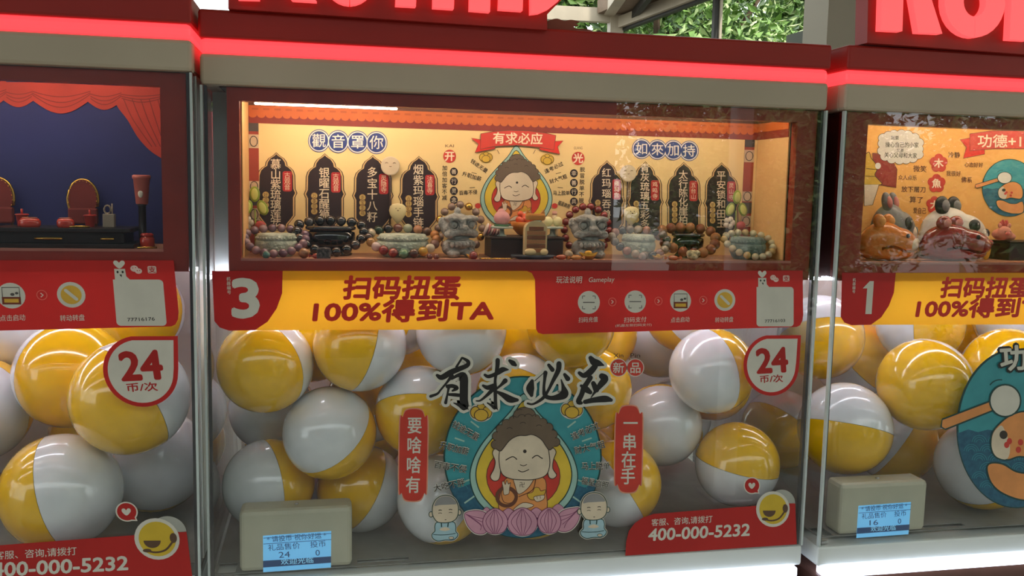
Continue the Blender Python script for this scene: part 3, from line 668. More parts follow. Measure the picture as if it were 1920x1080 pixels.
def plaque(x0, y0, x1, y1, t, ys, xs):
    SH = Print(YF, D=.0001); c = (x0+x1)/2
    def shp(g): return spl([(x0-g, y0+22), (x0+5-g*.5, y0+15), (x0+11-g*.6, y0+3-g), (c, y0-g), (x1-11+g*.6, y0+3-g), (x1-5+g*.5, y0+15), (x1+g, y0+22), (x1+g-2, y1-22), (x1-6+g*.5, y1-15), (x1-13+g*.6, y1-3+g), (c-1, y1+g), (x0+9-g*.6, y1-3+g), (x0+3-g*.5, y1-15), (x0-g-2, y1-22)], 4)
    SH.poly(shp(2.2), M('plaque_border', (222, 150, 120), .5), 30); SH.poly(shp(0), PRED, 31)
    for ch, y, x in zip(t, ys, xs): SH.char(ch, x, y, 33, W_STK, 32, .014, .86)
    SH.build('slogan_plaque', bs)
plaque(750, 766, 801, 938, '要啥啥有', (797, 834, 871, 908), (777, 776, 775, 774)); plaque(1154, 760, 1203, 922, '一串在手', (793, 828, 861, 892), (1181, 1179, 1177.5, 1176))
def monk(ox, oy):
    SH = Print(YF, xf=lambda X, Y: (ox+X/10.8, oy+Y/10.8), D=.0001)
    head = spl([(215, 400), (230, 270), (300, 150), (420, 85), (560, 85), (670, 150), (730, 260), (745, 360), (735, 470), (690, 560), (600, 615), (470, 635), (330, 620), (260, 550), (225, 480)], 4)
    body = spl([(330, 620), (270, 700), (270, 800), (210, 870), (230, 950), (330, 1005), (480, 985), (620, 985), (700, 940), (735, 870), (690, 800), (690, 700), (630, 615)], 4)
    for q in (head, body): SH.line(q, 42, W_STK, 28, True)
    SH.out(body, PBLUE, GRN_D, 16, 30)
    for cx, cy in ((190, 465), (760, 425)): SH.out(arc(cx, cy, 42, 56, n=16), SKIN, GRN_D, 15, 31)
    SH.out(head, SKIN, GRN_D, 17, 33); SH.poly(spl([(260, 290), (310, 170), (420, 105), (560, 105), (655, 165), (705, 250), (600, 262), (480, 270), (360, 275)], 4), GREYH, 35)
    for cx, cy in ((375, 392), (585, 378)): SH.line(arc(cx, cy, 34, 18, 20, 160, 6), 15, LINE, 36); SH.line(arc(cx, cy+60, 38, 18, 20, 160, 6), 11, LINE, 36)
    SH.line([(468, 570), (500, 570)], 13, LINE, 36); SH.line([(400, 640), (405, 720)], 22, GRN_D, 32); SH.line([(540, 635), (530, 720)], 22, GRN_D, 32); SH.poly(spl([(360, 770), (470, 720), (580, 765), (470, 800)], 4), SKIN, 33)
    SH.line(spl([(235, 870), (380, 880), (560, 870), (690, 845)], 4, False), 13, GRN_D, 32); SH.out(arc(600, 940, 50, 28, n=14), SKIN, GRN_D, 10, 32)
    SH.build('monk_sticker', bs)
monk(790, 920); monk(1068, 915)

# ------------------------------------------------------------------ the middle machine's backdrop
CREAM = M('backdrop_cream', (236, 204, 142), .7, var=.03, scale=3); YBK = .135
bd = box('backdrop', -.40, .4058, YBK, YBK+.004, 1.3305, 1.5735, CREAM, MC)
def zz(u, v): return at(u, v, YBK).z
TILE = M('tile_orange', (200, 98, 36), .6); TILE2 = M('tile_mark_orange', (176, 84, 30), .6); DRED = M('stripe_red', (136, 44, 30), .6); CREAM_P = M('side_cream', (232, 184, 120), .7, var=.04, scale=4)
sw = box('side_panel', .406, .408, .032, YBK, 1.3305, 1.5735, CREAM_P, MC); sl_ = box('side_panel', -.4016, -.4002, .032, YBK, 1.3305, 1.5735, CREAM_P, MC)
z0 = 1.533; 
def bband(za, zb2, mat, t, name, parent):
    box(name, -.4, .4058, YBK-t, YBK-.0001, za, zb2, mat, parent)
ZO1, ZO0, ZR0 = zz(840, 211), zz(840, 228), zz(840, 243)
bband(ZO0, ZO1, TILE, .0012, 'tile_band', bd); bband(ZR0, ZO0, DRED, .0008, 'stripe_band', bd); bband(ZO1, 1.5735, M('cornice_brown', (92, 50, 32), .6), .0006, 'cornice_band', bd)
vs = []; fs = []
for k in range(66):
    x = -.4+.0121*k; n = len(vs)
    pts = [(x+.006*math.cos(math.radians(a))+.006, ZO0+.0002+.0045*math.sin(math.radians(a))) for a in range(180, 361, 30)]
    vs += [(p[0], YBK-.0014, p[1]) for p in pts]; fs.append(tuple(range(n, n+len(pts))))
obj('tile_scallops', vs, fs, TILE, bd)
vs = []; fs = []
for k in range(50):
    x = -.395+.0159*k; n = len(vs); vs += [(x, YBK-.0015, ZO1-.0065), (x+.009, YBK-.0015, ZO1-.0065), (x+.009, YBK-.0015, ZO1-.0036), (x, YBK-.0015, ZO1-.0036)]; fs.append((n, n+1, n+2, n+3))
obj('tile_marks', vs, fs, TILE2, bd)  # printed tile pattern in a darker orange
box('tile_band', .4048, .406, .032, YBK, ZO0, ZO1, TILE, sw); box('stripe_band', .4052, .406, .032, YBK, ZR0, ZO0, DRED, sw); box('cornice_band', .405, .406, .032, YBK, ZO1, 1.5735, M('cornice_brown'), sw)
# painted pillars
PILL = M('pillar_red', (158, 62, 44), .6); PILB = M('pillar_pattern', (74, 66, 64), .6); PILW = M('pillar_pale', (206, 180, 150), .6)
def pillar(x0, x1, Y, parent, flip=False):
    P = []
    box('painted_pillar', x0, x1, Y-.0008, Y-.0001, 1.3305, ZR0, PILL, parent)
    for za, zb2, mat in ((ZR0-.012, ZR0, PILB), (1.484, 1.504, PILW), (1.42, 1.436, PILW), (1.40, 1.418, PILB), (1.378, 1.396, PILW)):
        box('pillar_ornament', x0, x1, Y-.0012, Y-.0007, za, zb2, mat, parent)
    for zc_ in (1.494, 1.428, 1.387):
        tube('pillar_scroll', [(x0+(x1-x0)*(.5+.38*math.cos(a)), Y-.0013, zc_+.0075*math.sin(a)) for a in [k*PI/7 for k in range(15)]], .0007, PILB, parent, 5)
pillar(at(1391, 380, YBK).x, .4005, YBK, bd); pillar(-.4, -.386, YBK, bd)

XF = lambda u, v: (968+(u-982)*.665, 273+(v-738)*.645)
P = Print(YBK-.0006, xf=XF, D=.0001); figure(P, 0, False); P.build('figure_print', bd)
P = Print(YBK-.0006, D=.0001)
BLU = M('roundel_blue', (44, 62, 128), .5); ROW = M('roundel_rim', (232, 224, 214), .5)
def roundels(cs, r, t, name='title_roundels'):
    P = Print(YBK-.0006, D=.0001)
    for cx, cy in cs: P.poly(arc(cx, cy, r*1.14, r*1.2), BLU, 0)
    for cx, cy in cs: P.poly(arc(cx, cy, r*1.07, r*1.12), ROW, 1)
    for (cx, cy), ch in zip(cs, t): P.poly(arc(cx, cy, r*.95, r), BLU, 2); P.char(ch, cx, cy, r*1.5, ROW, 3, .008)
    P.build(name, bd)
roundels([(598, 264), (634, 265.5), (670.5, 266.5), (706, 267.5)], 18, '觀音罩你'); roundels([(1203, 279), (1232.5, 280.5), (1262.5, 281.5), (1292, 283)], 16, '如來加持')
PLQ = M('plaque_black', (52, 38, 38), .4); PLE = M('plaque_cream', (222, 180, 120), .5); TAG = M('tag_red', (186, 44, 44), .5); TXT = M('plaque_text', (240, 220, 186), .5); COIN = M('plaque_coin', (220, 188, 110), .5)
def name_plaque(cx, top, w, t, tg, cn, y0, dy):
    P = Print(YBK-.0006, D=.0001); h = w/35
    def shp(k):
        L = [(0, top-k*.8), (4, top+4), (12, top+9), (17, top+16), (18.5, top+23), (24, top+26), (30, top+32), (33, top+41), (33.5, top+66), (37, top+74), (33, top+82), (33, top+116), (27, top+124), (20, top+132), (18, top+144)]
        L = [((x+k if x else 0), y) for x, y in L]
        return [(cx+x*h, y) for x, y in L]+[(cx-x*h, y) for x, y in reversed(L[1:])]
    P.poly(shp(3.2), PLQ, 0); P.poly(shp(1.6), PLE, 1); P.poly(shp(-1.2), PLQ, 2)
    P.column(t, (cx-1, y0), (cx-1, y0+dy*(len(t)-1)), 21*h, TXT, 3, .007)
    P.poly(rrect(cx+12*h, top+33, cx+30*h, top+71, 4), TAG, 3); P.column(tg, (cx+21*h, top+41), (cx+21*h, top+63), 12*h, TXT, 4)
    for k in range(4): P.out(arc(cx-20*h, top+77+k*9.8, 6.4*h, 6, n=14), COIN, BRN, .8, 3); P.char(cn[k], cx-20*h, top+77+k*9.8, 8.5*h, BRN, 5)
    P.build('name_plaque', bd)
for a in ((518, 288, 34.5, '慕山紫琉璃莲花', '古观音', '好运莲莲', 308, 19), (609, 290, 34.5, '银曜石醒狮', '古观音', '万事顺遂', 324, 19.5), (699, 293, 34, '多宝十八籽', '灵隐寺', '多宝多福', 323, 21), (785.5, 295, 34, '烟紫玛瑙手链', '法喜寺', '吉祥如意', 318, 20), (1138, 303, 30, '红玛瑙吞兽', '雍和宫', '平安喜乐', 324, 19.5), (1210, 305, 30, '青灰琉璃五彩多', '鸡鸣寺', '事事如意', 315, 17.5), (1282, 306, 30, '太行陈化崖柏', '五台山', '福寿安康', 328, 17), (1353, 307, 30, '平安锁和田玉', '灵山寺', '平安顺遂', 329, 18)): name_plaque(*a)
# ribbon, roundels and blessings around the figure
P = Print(YBK-.0006, D=.0001)
P.out([(901, 262), (883, 259), (897, 270), (890, 286), (928, 279), (928, 268)], INK_RED, BRN, 1, 22); P.out([(1041, 265), (1055.5, 264), (1045, 275), (1049, 289), (1011, 281), (1011, 270)], INK_RED, BRN, 1, 22)
P.out([(901, 251), (925, 246.5), (955, 244.5), (990, 245.5), (1020, 249), (1041.5, 254), (1038, 281), (1010, 276), (970, 272.5), (930, 274), (900, 280)], PRED, BRN, 1.2, 24); P.text('有求必应', (924, 269), (1016, 271), 21, TXT, 26, .02); P.build('ribbon_print', bd)
P = Print(YBK-.0006, D=.0001)
for cx, cy, t, s in ((843, 293, '开', 'KAI'), (1084, 297, '光', 'GUANG')):
    P.poly(arc(cx, cy, 12, 12.4), PRED, 2); P.char(t, cx, cy, 19, TXT, 3, .03); P.text(s, (cx-8, cy-17), (cx+8, cy-17), 5, BRN, 2)
for cx, ys, t in ((851, (322, 340, 358, 375), '善行灵念'), (1076, (325, 343, 360, 378), '幸善行具')):
    for y, ch in zip(ys, t): P.poly(arc(cx, y, 7.4, 7.8, n=18), PLQ, 2); P.char(ch, cx, y, 10, TXT, 3)
P.column('加倍加客不减', (834, 315), (833, 371), 10, LINE, 2, .01); P.column('脱冒脱单不脱', (1092, 318), (1090, 376), 10, LINE, 2, .01)
for t, a, b in (('钱途无量', (881, 304), (911, 325)), ('升职加薪', (866, 329), (901, 340)), ('百毒不侵', (861, 366), (895, 364)), ('逢考必过', (1023, 326), (1057, 310)), ('财大气粗', (1032, 345), (1064, 334)), ('马上脱单', (1037, 366), (1068, 366)), ('福星高照', (1045, 383), (1067, 392))): P.text(t, a, b, 8.5, LINE, 2, .01)
gold_lotus(P, 911, 295, .6, 3); gold_lotus(P, 1026, 299, .6, 3)
for x in (896, 1040): P.poly(arc(x, 386, 5.5, 5, n=14), PRED, 3)
for a in range(-60, 61, 15):
    if abs(a) > 10:
        q = math.radians(90-a*1.6); P.line([(968+78*math.cos(q), 345-62*math.sin(q)), (968+88*math.cos(q), 345-70*math.sin(q))], .9, LINE, 2)
P.build('blessing_print', bd)

# ------------------------------------------------------------------ left machine's backdrop: swagged red curtains on blue
YL = YBK+OFF[ML].y; o = OFF[ML]
BLUEB = M('backdrop_blue', (26, 34, 98), .7, var=.12, scale=5); CURT = M('curtain_red', (184, 52, 36), .7, var=.1, scale=14); CURTD = M('curtain_fold', (128, 32, 24), .7)
lb = box('backdrop', -.40, .4055, YBK, YBK+.004, 1.3305, 1.5735, BLUEB, ML); box('side_panel', .4055, .408, .032, YBK, 1.3305, 1.5735, CASE_SIDE, ML); box('side_panel', -.4016, -.4002, .032, YBK, 1.3305, 1.5735, CASE_SIDE, ML)
def swag(P, x0, x1, yt, yb, l):
    bot = [(x0+(x1-x0)*k/12, yt+20+(yb-yt-20)*math.sin(PI*k/12)) for k in range(13)]
    P.poly([(x0, yt-12), (x1, yt-12)]+list(reversed(bot)), CURT, l)
    for f in (.35, .6, .82): P.line([(x0+(x1-x0)*k/12, yt+12*f+(yb-yt-16)*f*math.sin(PI*k/12)) for k in range(13)], 1.6, CURTD, l+1)
P = Print(YL-.0006, o); 
for x0, x1, yt, yb, l in ((-880, -790, 150, 196, 2), (-800, -690, 151, 200, 4), (-700, -600, 153, 198, 2), (-610, -510, 155, 203, 4), (-520, -440, 157, 200, 2), (-450, -350, 158, 206, 4), (-360, -255, 160, 205, 2), (-265, -160, 160, 208, 4), (-165, -85, 162, 203, 2), (-95, 12, 164, 212, 4), (4, 66, 166, 201, 2), (60, 170, 167, 213, 6), (164, 228, 170, 206, 4), (222, 310, 172, 200, 2)): swag(P, x0, x1, yt, yb, l)
P.build('curtain_swag_print', lb)
P = Print(YL-.0006, o); P.poly(spl([(218, 190), (240, 226), (262, 262), (292, 290), (320, 292), (320, 176), (260, 172)], 5), CURT, 3)
for k in range(5): P.line(spl([(232+k*16, 186), (250+k*14, 225), (285+k*8, 275)], 5, False), 1.6, CURTD, 4)
P.build('curtain_drape_print', lb)

# ------------------------------------------------------------------ right machine's backdrop and sticker
YR = YBK+OFF[MR].y; o = OFF[MR]
AMB = M('backdrop_amber', (238, 176, 92), .7, var=.05, scale=3)
rb = box('backdrop', -.40, .4055, YBK, YBK+.004, 1.3305, 1.5735, AMB, MR); box('side_panel', .4055, .408, .032, YBK, 1.3305, 1.5735, AMB, MR); box('side_panel', -.4016, -.4002, .032, YBK, 1.3305, 1.5735, M('side_plum', (92, 44, 36), .6), MR)
P = Print(YR-.0006, o, D=.0001)
cw = [(1651, 268), (1652, 256), (1663, 251), (1675, 248), (1690, 247), (1704, 249), (1718, 255), (1727, 266), (1726, 280), (1726, 292), (1714, 300), (1700, 303), (1686, 304), (1670, 302), (1656, 296), (1650, 284)]
for i, (x, y) in enumerate(cw): P.poly(arc(x*.9+1689*.1, y*.85+276*.15, 9.5, 9, n=16), LINE, 0); P.poly(arc(x*.9+1689*.1, y*.85+276*.15, 8.7, 8.2, n=16), W_STK, 1)
P.poly([(x*.9+1689*.1, y*.9+276*.1) for x, y in cw], W_STK, 2)
for t, a, b, h in (('既要', (1671, 262), (1685, 262), 7), ('操心自己的小家', (1660, 276), (1722, 277), 10), ('又要', (1681, 285), (1694, 285), 6), ('关心父母和大家', (1658, 295), (1719, 297), 10)): P.text(t, a, b, h, LINE, 3, .01)
P.build('speech_cloud_print', rb)
for cx, cy, ch, r in ((1760, 306, '木', 12), (1756, 344, '魚', 12), (1752, 384, '大', 11)):
    P = Print(YR-.0006, o, D=.0001)
    for k in range(5): P.poly(arc(cx+r*.72*math.cos(k*1.2566+PI/2), cy-r*.76*math.sin(k*1.2566+PI/2), r*.72, r*.74, n=14), PRED, 1)
    P.poly(arc(cx, cy, r, r), PRED, 1); P.char(ch, cx, cy, r*1.5, TXT, 2, .03); P.build('flower_print', rb)
P = Print(YR-.0006, o, D=.0001)
for t, a, b, h in (('微笑', (1712, 322), (1737, 323), 12), ('冷静', (1778, 296), (1800, 296), 11), ('心态好好', (1808, 313), (1843, 314), 9), ('我很好', (1774, 330), (1801, 331), 10), ('佛系', (1802, 342), (1822, 343), 11), ('众人点乐', (1684, 337), (1719, 338), 9), ('放下屠刀', (1690, 360), (1735, 361), 11), ('算了', (1705, 380), (1730, 381), 12), ('爱自己', (1712, 400), (1736, 401), 11)): P.text(t, a, b, h, BRN, 1, .008)
P.build('mood_lettering', rb)
P = Print(YR-.0006, o, D=.0001)
P.out([(1822, 258), (1800, 262), (1812, 276), (1806, 297), (1846, 289), (1846, 270)], INK_RED, BRN, 1, 1); P.out([(1818, 251), (1860, 245), (1960, 245), (1960, 279), (1860, 279), (1818, 283)], PRED, BRN, 1, 3); P.text('功德+1+1', (1833, 276), (1945, 277), 24, TXT, 5, .015); P.build('ribbon_print', rb)
P = Print(YR-.0006, o, D=.0001)
P.out([(1636, 287), (1668, 289), (1682, 318), (1680, 352), (1640, 345)], M('pagoda_red', (150, 48, 34), .6), BRN, 1, 0)
P.out(spl([(1629, 285), (1633, 296), (1641, 306), (1644, 318), (1640, 328), (1648, 338), (1652, 346), (1620, 346), (1620, 298)], 4), GOLD, LINE, 1.2, 2); P.line([(1624, 316), (1644, 318)], 1, LINE, 4); P.line([(1622, 330), (1642, 331)], 1, LINE, 4); P.out([(1620, 346), (1648, 346), (1636, 384), (1620, 386)], SKIN, LINE, 1, 3); P.poly(arc(1646, 311, 5.5, 6, n=14), W_STK, 4); P.build('crowned_figure_print', rb)

def fish_print(P, T, l):
    """mallet and wooden fish on a teal oval, drawn in pixels of the right machine's sticker"""
    P.out(arc(1906, 803, 111, 148, n=60), TEAL, GRN_D, 4, l)
    low = [(1906+111*math.cos(math.radians(a)), 803+148*math.sin(math.radians(a))) for a in range(-2, 183, 6)]
    P.poly(low+[(1797+k*18.3, 812-7*abs(math.sin(k*1.7))) for k in range(13)], NAVY, l+1)
    for r_ in range(7):
        for k in range(7):
            x = 1806+k*30+(15 if r_ % 2 else 0); y = 830+r_*17
            for rr in (14, 10, 6):
                if ((x-1906)/111)**2+((y-803)/148)**2 < .82: P.line(arc(x, y, rr, rr, 5, 175, 8), .9, TEAL, l+3)
    P.out(spl([(1860, 812), (1858, 840), (1868, 858), (1890, 862), (1912, 856), (1950, 860), (1960, 830), (1950, 790), (1925, 772), (1900, 776), (1878, 790)], 5), ORNG, GRN_D, 3, l+5)
    P.poly(spl([(1861, 815), (1859, 838), (1868, 856), (1888, 860), (1893, 835), (1880, 800), (1870, 802)], 4), SKIN, l+6); P.poly(arc(1881, 815, 7.5, 8), LINE, l+8)
    for x, y in ((1892, 827), (1887, 834), (1913, 829), (1909, 843)): P.poly(arc(x, y, 5, 6, n=12), PRED, l+8)
    P.out(spl([(1850, 878), (1858, 868), (1880, 870), (1905, 884), (1930, 886), (1958, 876), (1960, 930), (1920, 938), (1880, 925), (1858, 905)], 5), ORNG, GRN_D, 3, l+5)
    P.out([(1766, 786), (1856, 752), (1860, 770), (1772, 805), (1764, 800)], ORNG, GRN_D, 3, l+7); P.out(arc(1884, 751, 29, 30), W_STK, GRN_D, 3, l+9); P.line(arc(1875, 732, 22, 20, 80, 150, 8), 2, GRN_D, l+3)
P = Print(YF+OFF[MR].y, o, D=.0001); fish_print(P, None, 0); fs_ = P.build('fish_sticker', MR)
P = Print(YF+OFF[MR].y, o, D=.0001); P.text('功德', (1874, 697), (1978, 690), 50, INK, 20, .075); P.text('功德', (1876, 695), (1976, 688), 46, W_STK, 22, .03); P.build('fish_lettering', fs_)
P = Print(YR-.0006, o, xf=lambda u, v: (1893+(u-1906)*.46, 352+(v-803)*.36), D=.0001); fish_print(P, None, 1); P.build('fish_print', rb)

# ------------------------------------------------------------------ capsule balls
BY = M('capsule_yellow', (250, 196, 8), .16, coat=.8, var=.03, scale=4, crough=.015); BW = M('capsule_white', (228, 232, 236), .18, coat=.8, var=.02, scale=4, crough=.015)
def half_mesh(name, mat, sgn):
    vs = []; fs = []; n = 40; m = 14
    for i in range(m+1):
        t = PI/2*i/m
        for k in range(n):
            a = 2*PI*k/n; vs.append((math.cos(t)*math.cos(a), math.cos(t)*math.sin(a), sgn*max(.004, math.sin(t))))
    for i in range(m):
        for k in range(n):
            f = (i*n+k, i*n+(k+1) % n, (i+1)*n+(k+1) % n, (i+1)*n+k); fs.append(f if sgn > 0 else tuple(reversed(f)))
    me = bpy.data.meshes.new(name); me.from_pydata(vs, [], fs); me.materials.append(mat); me.polygons.foreach_set('use_smooth', [True]*len(me.polygons)); return me
HY, HW = half_mesh('yellow_half', BY, 1), half_mesh('white_half', BW, -1)
MNAME = {'C': 'the machine numbered 3', 'L': 'the machine with the curtain display', 'R': 'the machine numbered 1'}
BALL_LABELS = {'C': ['ball turned yellow out below the numeral 3', 'ball, yellow half left, white half right, below the yellow banner panel', 'ball turned white out hanging under the yellow banner panel', 'ball with a white cap over yellow, beside the brush lettering', 'ball turned white out with a yellow rim, resting on two balls', 'ball turned white out, yellow edge right, behind the display unit', 'ball, yellow upper left, white lower right, beside the display unit', 'ball mostly white with a yellow corner, behind a little monk',
    'ball turned white out, wedged behind the one below the numeral 3', 'ball turned yellow out, behind the brush lettering', 'ball with a white top, behind the teal halo sticker', 'ball turned yellow out, below the new-product roundels', 'ball turned white out, between the slogan plaque and the badge', 'ball, white half left, yellow half right, partly under the price badge', 'ball with yellow top and white bottom, above the helpline sticker', 'ball, yellow half right, behind the slogan plaque and monk', 'ball turned white out, under the payment step icons', 'ball low behind the pink lotus', 'ball turned yellow out, touching the red banner panel', 'ball turned yellow out, wedged behind the price badge', 'ball turned yellow out, wedged behind two upper balls', 'ball turned white out at the back under the step icons'],
  'L': ['ball turned white out, at the far end of the curtain machine', 'ball, yellow with a white left edge, below the turning-knob icon', 'ball mostly yellow, partly under the price badge, by the curtain machine corner', 'ball, yellow half left, white half right, above the helpline sticker', 'ball turned white out, under the one beneath the price badge', 'ball turned yellow out, behind the blank payment plate', 'ball turned white out, high at the back of the curtain machine'],
  'R': ['ball with white top and yellow bottom, on the coin display', 'ball turned yellow out, white right edge, below the numeral 1', 'ball with a white cap over yellow, behind the machine corner', 'ball turned yellow out, behind the mallet sticker lettering', 'ball, white left and yellow right, wedged above the coin display', 'ball turned white out, behind the wooden fish sticker', 'ball, yellow half right, under the yellow banner panel', 'ball turned yellow out, at the back under the banner', 'ball turned white out, high behind the fish sticker']}
def ball(key, i, p, n, R, back=False):
    ax = (RGT*n[0]+UPV*n[1]-FWD*n[2]).normalized()
    lab = 'yellow and white capsule ball deep in the pile inside '+MNAME[key] if back else {'C': 'capsule ', 'L': 'large capsule ', 'R': 'large capsule '}[key]+BALL_LABELS[key][i]
    t = thing('capsule_ball', lab, 'capsule ball', p, 'capsule balls in '+MNAME[key])
    t.rotation_euler = ax.to_track_quat('Z', 'Y').to_euler(); t.scale = (R, R, R)
    for nm, me in (('yellow_half', HY), ('white_half', HW)): inst(nm, me, t)
BALLS_C = [(-0.3757, 0.0818, 1.1695, -0.45, -0.3, 0.84), (-0.2403, 0.0818, 1.1978, -0.85, 0.25, 0.45), (-0.089, 0.0818, 1.218, 0.1, -0.3, -0.95), (-0.1487, 0.0911, 1.0933, 0, -0.87, 0.48), (-0.284, 0.0818, 1.066, 0.45, -0.65, -0.6), (-0.3757, 0.131, 0.975, 0.83, 0.1, -0.55), (-0.2361, 0.1503, 0.9558, -0.75, 0.45, 0.45), (-0.115, 0.0818, 0.956, 0.65, -0.5, -0.57), (-0.3757, 0.2333, 1.0681, 0, 0.2, -1), (0.0356, 0.2068, 1.1909, 0.1, 0.2, 1), (0.004, 0.0818, 1.112, -0.3, -0.6, 0.6), (0.1324, 0.1365, 1.1108, 0.4, -0.2, 0.85), (0.2631, 0.1505, 1.0422, 0.1, 0.2, -1), (0.32, 0.0818, 1.1479, 0.9, 0.2, -0.4), (0.3757, 0.09, 0.988, 0.2, 0.95, 0.1), (0.1685, 0.0826, 0.9676, 0.75, 0.5, -0.1), (0.315, 0.1948, 1.2275, -0.5, -0.4, -0.5), (0.027, 0.0818, 0.956, 0.5, -0.6, -0.3), (0.0821, 0.0818, 1.2275, 0, 0.2, 1), (0.3757, 0.2024, 1.1035, 0, 0, 1), (-0.3122, 0.2034, 1.1873, 0.2, 0.1, 1), (0.322, 0.319, 1.156, -0.3, 0.2, -0.6)]
BALLS_CF = [(0.147, 0.222, 0.956), (-0.155, 0.317, 1.155), (0.137, 0.333, 1.074), (-0.078, 0.289, 1.01), (-0.219, 0.341, 0.991), (0.351, 0.309, 1.015), (-0.322, 0.343, 1.197), (0.057, 0.35, 1.217), (-0.361, 0.346, 0.985), (0.178, 0.248, 1.183), (0.051, 0.347, 0.961), (-0.221, 0.211, 1.083), (0.229, 0.37, 0.957), (0.035, 0.214, 1.042), (-0.1777, 0.2015, 1.2275)]
BALLS_L = [(-0.8146, 0.2322, 1.0798, 0, 0.2, -1), (-0.6683, 0.1944, 1.1391, 0.75, -0.1, 0.65), (-0.5602, 0.0738, 1.1289, -0.6, -0.5, 0.62), (-0.654, 0.0738, 0.996, -0.95, -0.25, 0.1), (-0.554, 0.207, 0.997, -0.4, -0.5, -0.75), (-0.6019, 0.3203, 1.2172, 0, 0.1, 1), (-0.786, 0.339, 1.199, 0.2, 0.1, -0.9)]
BALLS_LF = [(-0.95, 0.264, 1.204), (-0.918, 0.335, 0.996), (-0.659, 0.331, 1.013), (-0.946, 0.163, 1.002), (-1.108, 0.211, 1.092), (-1.256, 0.315, 1.097), (-1.235, 0.088, 1.078), (-1.085, 0.078, 0.9958), (-0.977, 0.093, 1.165), (-1.219, 0.208, 1.215)]
BALLS_R = [(0.5748, 0.1004, 1.0392, -0.2, -0.95, 0.2), (0.7102, 0.0846, 1.1158, -0.6, -0.2, 0.75), (0.605, 0.245, 1.172, 0, -0.85, 0.5), (0.872, 0.085, 1.132, -0.2, 0, 0.95), (0.77, 0.24, 0.97, 0.7, -0.5, 0.2), (0.835, 0.085, 0.97, 0.6, -0.6, -0.5), (0.788, 0.215, 1.202, 0.8, 0, 0.5), (0.994, 0.347, 1.192, 0.1, 0.1, 1), (0.968, 0.186, 1.2185, 0, 0.1, -0.9)]
BALLS_RF = [(1.087, 0.292, 1.047), (0.911, 0.322, 1.002), (0.59, 0.345, 0.972), (0.981, 0.17, 0.995), (0.741, 0.346, 1.109), (1.223, 0.122, 1.047), (1.271, 0.268, 1.015), (1.206, 0.269, 1.207), (1.084, 0.09, 1.118), (1.263, 0.113, 1.21)]
for key, L, F, R in (('C', BALLS_C, BALLS_CF, .069), ('L', BALLS_L, BALLS_LF, .081), ('R', BALLS_R, BALLS_RF, .078)):
    for i, q in enumerate(L): ball(key, i, q[:3], q[3:], R)
    for i, q in enumerate(F): ball(key, i, q, (math.sin(i*2.1), math.cos(i*1.7), .5), R, True)

# ------------------------------------------------------------------ things on the shelf of the middle machine
ZS = 1.33
def bead_mesh(name, mat, nu=16, nv=10, squash=1.0):
    vs, fs = ell_g((0, 0, 0), (1, 1, squash), nu, nv); me = bpy.data.meshes.new(name); me.from_pydata(vs, [], fs); me.materials.append(mat); me.polygons.foreach_set('use_smooth', [True]*len(me.polygons)); return me
def bracelet(label, pts, r, mats, group='bead bracelets on display', squash=1.0, dz=0.0):
    """beads strung on a thin cord; pts are the bead centres"""
    c = sum((Vector(p) for p in pts), Vector())/len(pts); zb = min(p[2] for p in pts)-r
    t = thing('bead_bracelet', label, 'bracelet', (c.x, c.y, zb), group)
    ms = [bead_mesh('bead', m, squash=squash) for m in mats]
    n = len(pts)
    for i, p in enumerate(pts):
        tg = Vector(pts[(i+1) % n])-Vector(pts[i-1]); b = inst('bead', ms[i % len(ms)], t, Vector(p)-t.location, r); b.rotation_euler = tg.to_track_quat('Z', 'Y').to_euler()
    tube('cord', [Vector(p)-t.location for p in pts+[pts[0]]], .0006, INK, t, 5)
    return t
def ring_pts(cx, a, Yc, dYf, dYb, ztop, r, step):
    """bead centres of a loop tilted over a bowl or stand: its front lies on the shelf, its back on top; a is half the width in pixels"""
    F = []; x0 = at(cx, 450, Yc).x; w = at(cx+a, 450, Yc).x-x0
    for k in range(241):
        t = 2*PI*k/240; s = math.sin(t); y = Yc+(dYb if s > 0 else dYf)*s
        F.append(Vector((x0+w*math.cos(t), y, ZS+r+(ztop)*(y-Yc+dYf)/(dYf+dYb))))
    L = [0]
    for i in range(240): L.append(L[-1]+(F[i+1]-F[i]).length)
    n = int(L[-1]/step); res = []
    for k in range(n):
        s = L[-1]*(k+.5)/n; i = min(max(j for j in range(241) if L[j] <= s), 239); res.append(F[i].lerp(F[i+1], (s-L[i])/(L[i+1]-L[i])))
    return res
def lid_top(px0, px1, ptop, Y): return (at(px0, ptop, Y).z+at(px1, ptop, Y).z)/2-ZS
STONE = M('stone_grey_green', (188, 194, 178), .8, var=.2, scale=60, c2=(150, 158, 142), bump=.5, bscale=160); STONE_B = M('stone_blue_green', (146, 164, 156), .8, var=.2, scale=60, c2=(84, 98, 96), bump=.5, bscale=160); STONE_D = M('stone_lion_grey', (176, 174, 168), .85, var=.2, scale=70, c2=(136, 134, 128), bump=.5, bscale=180)
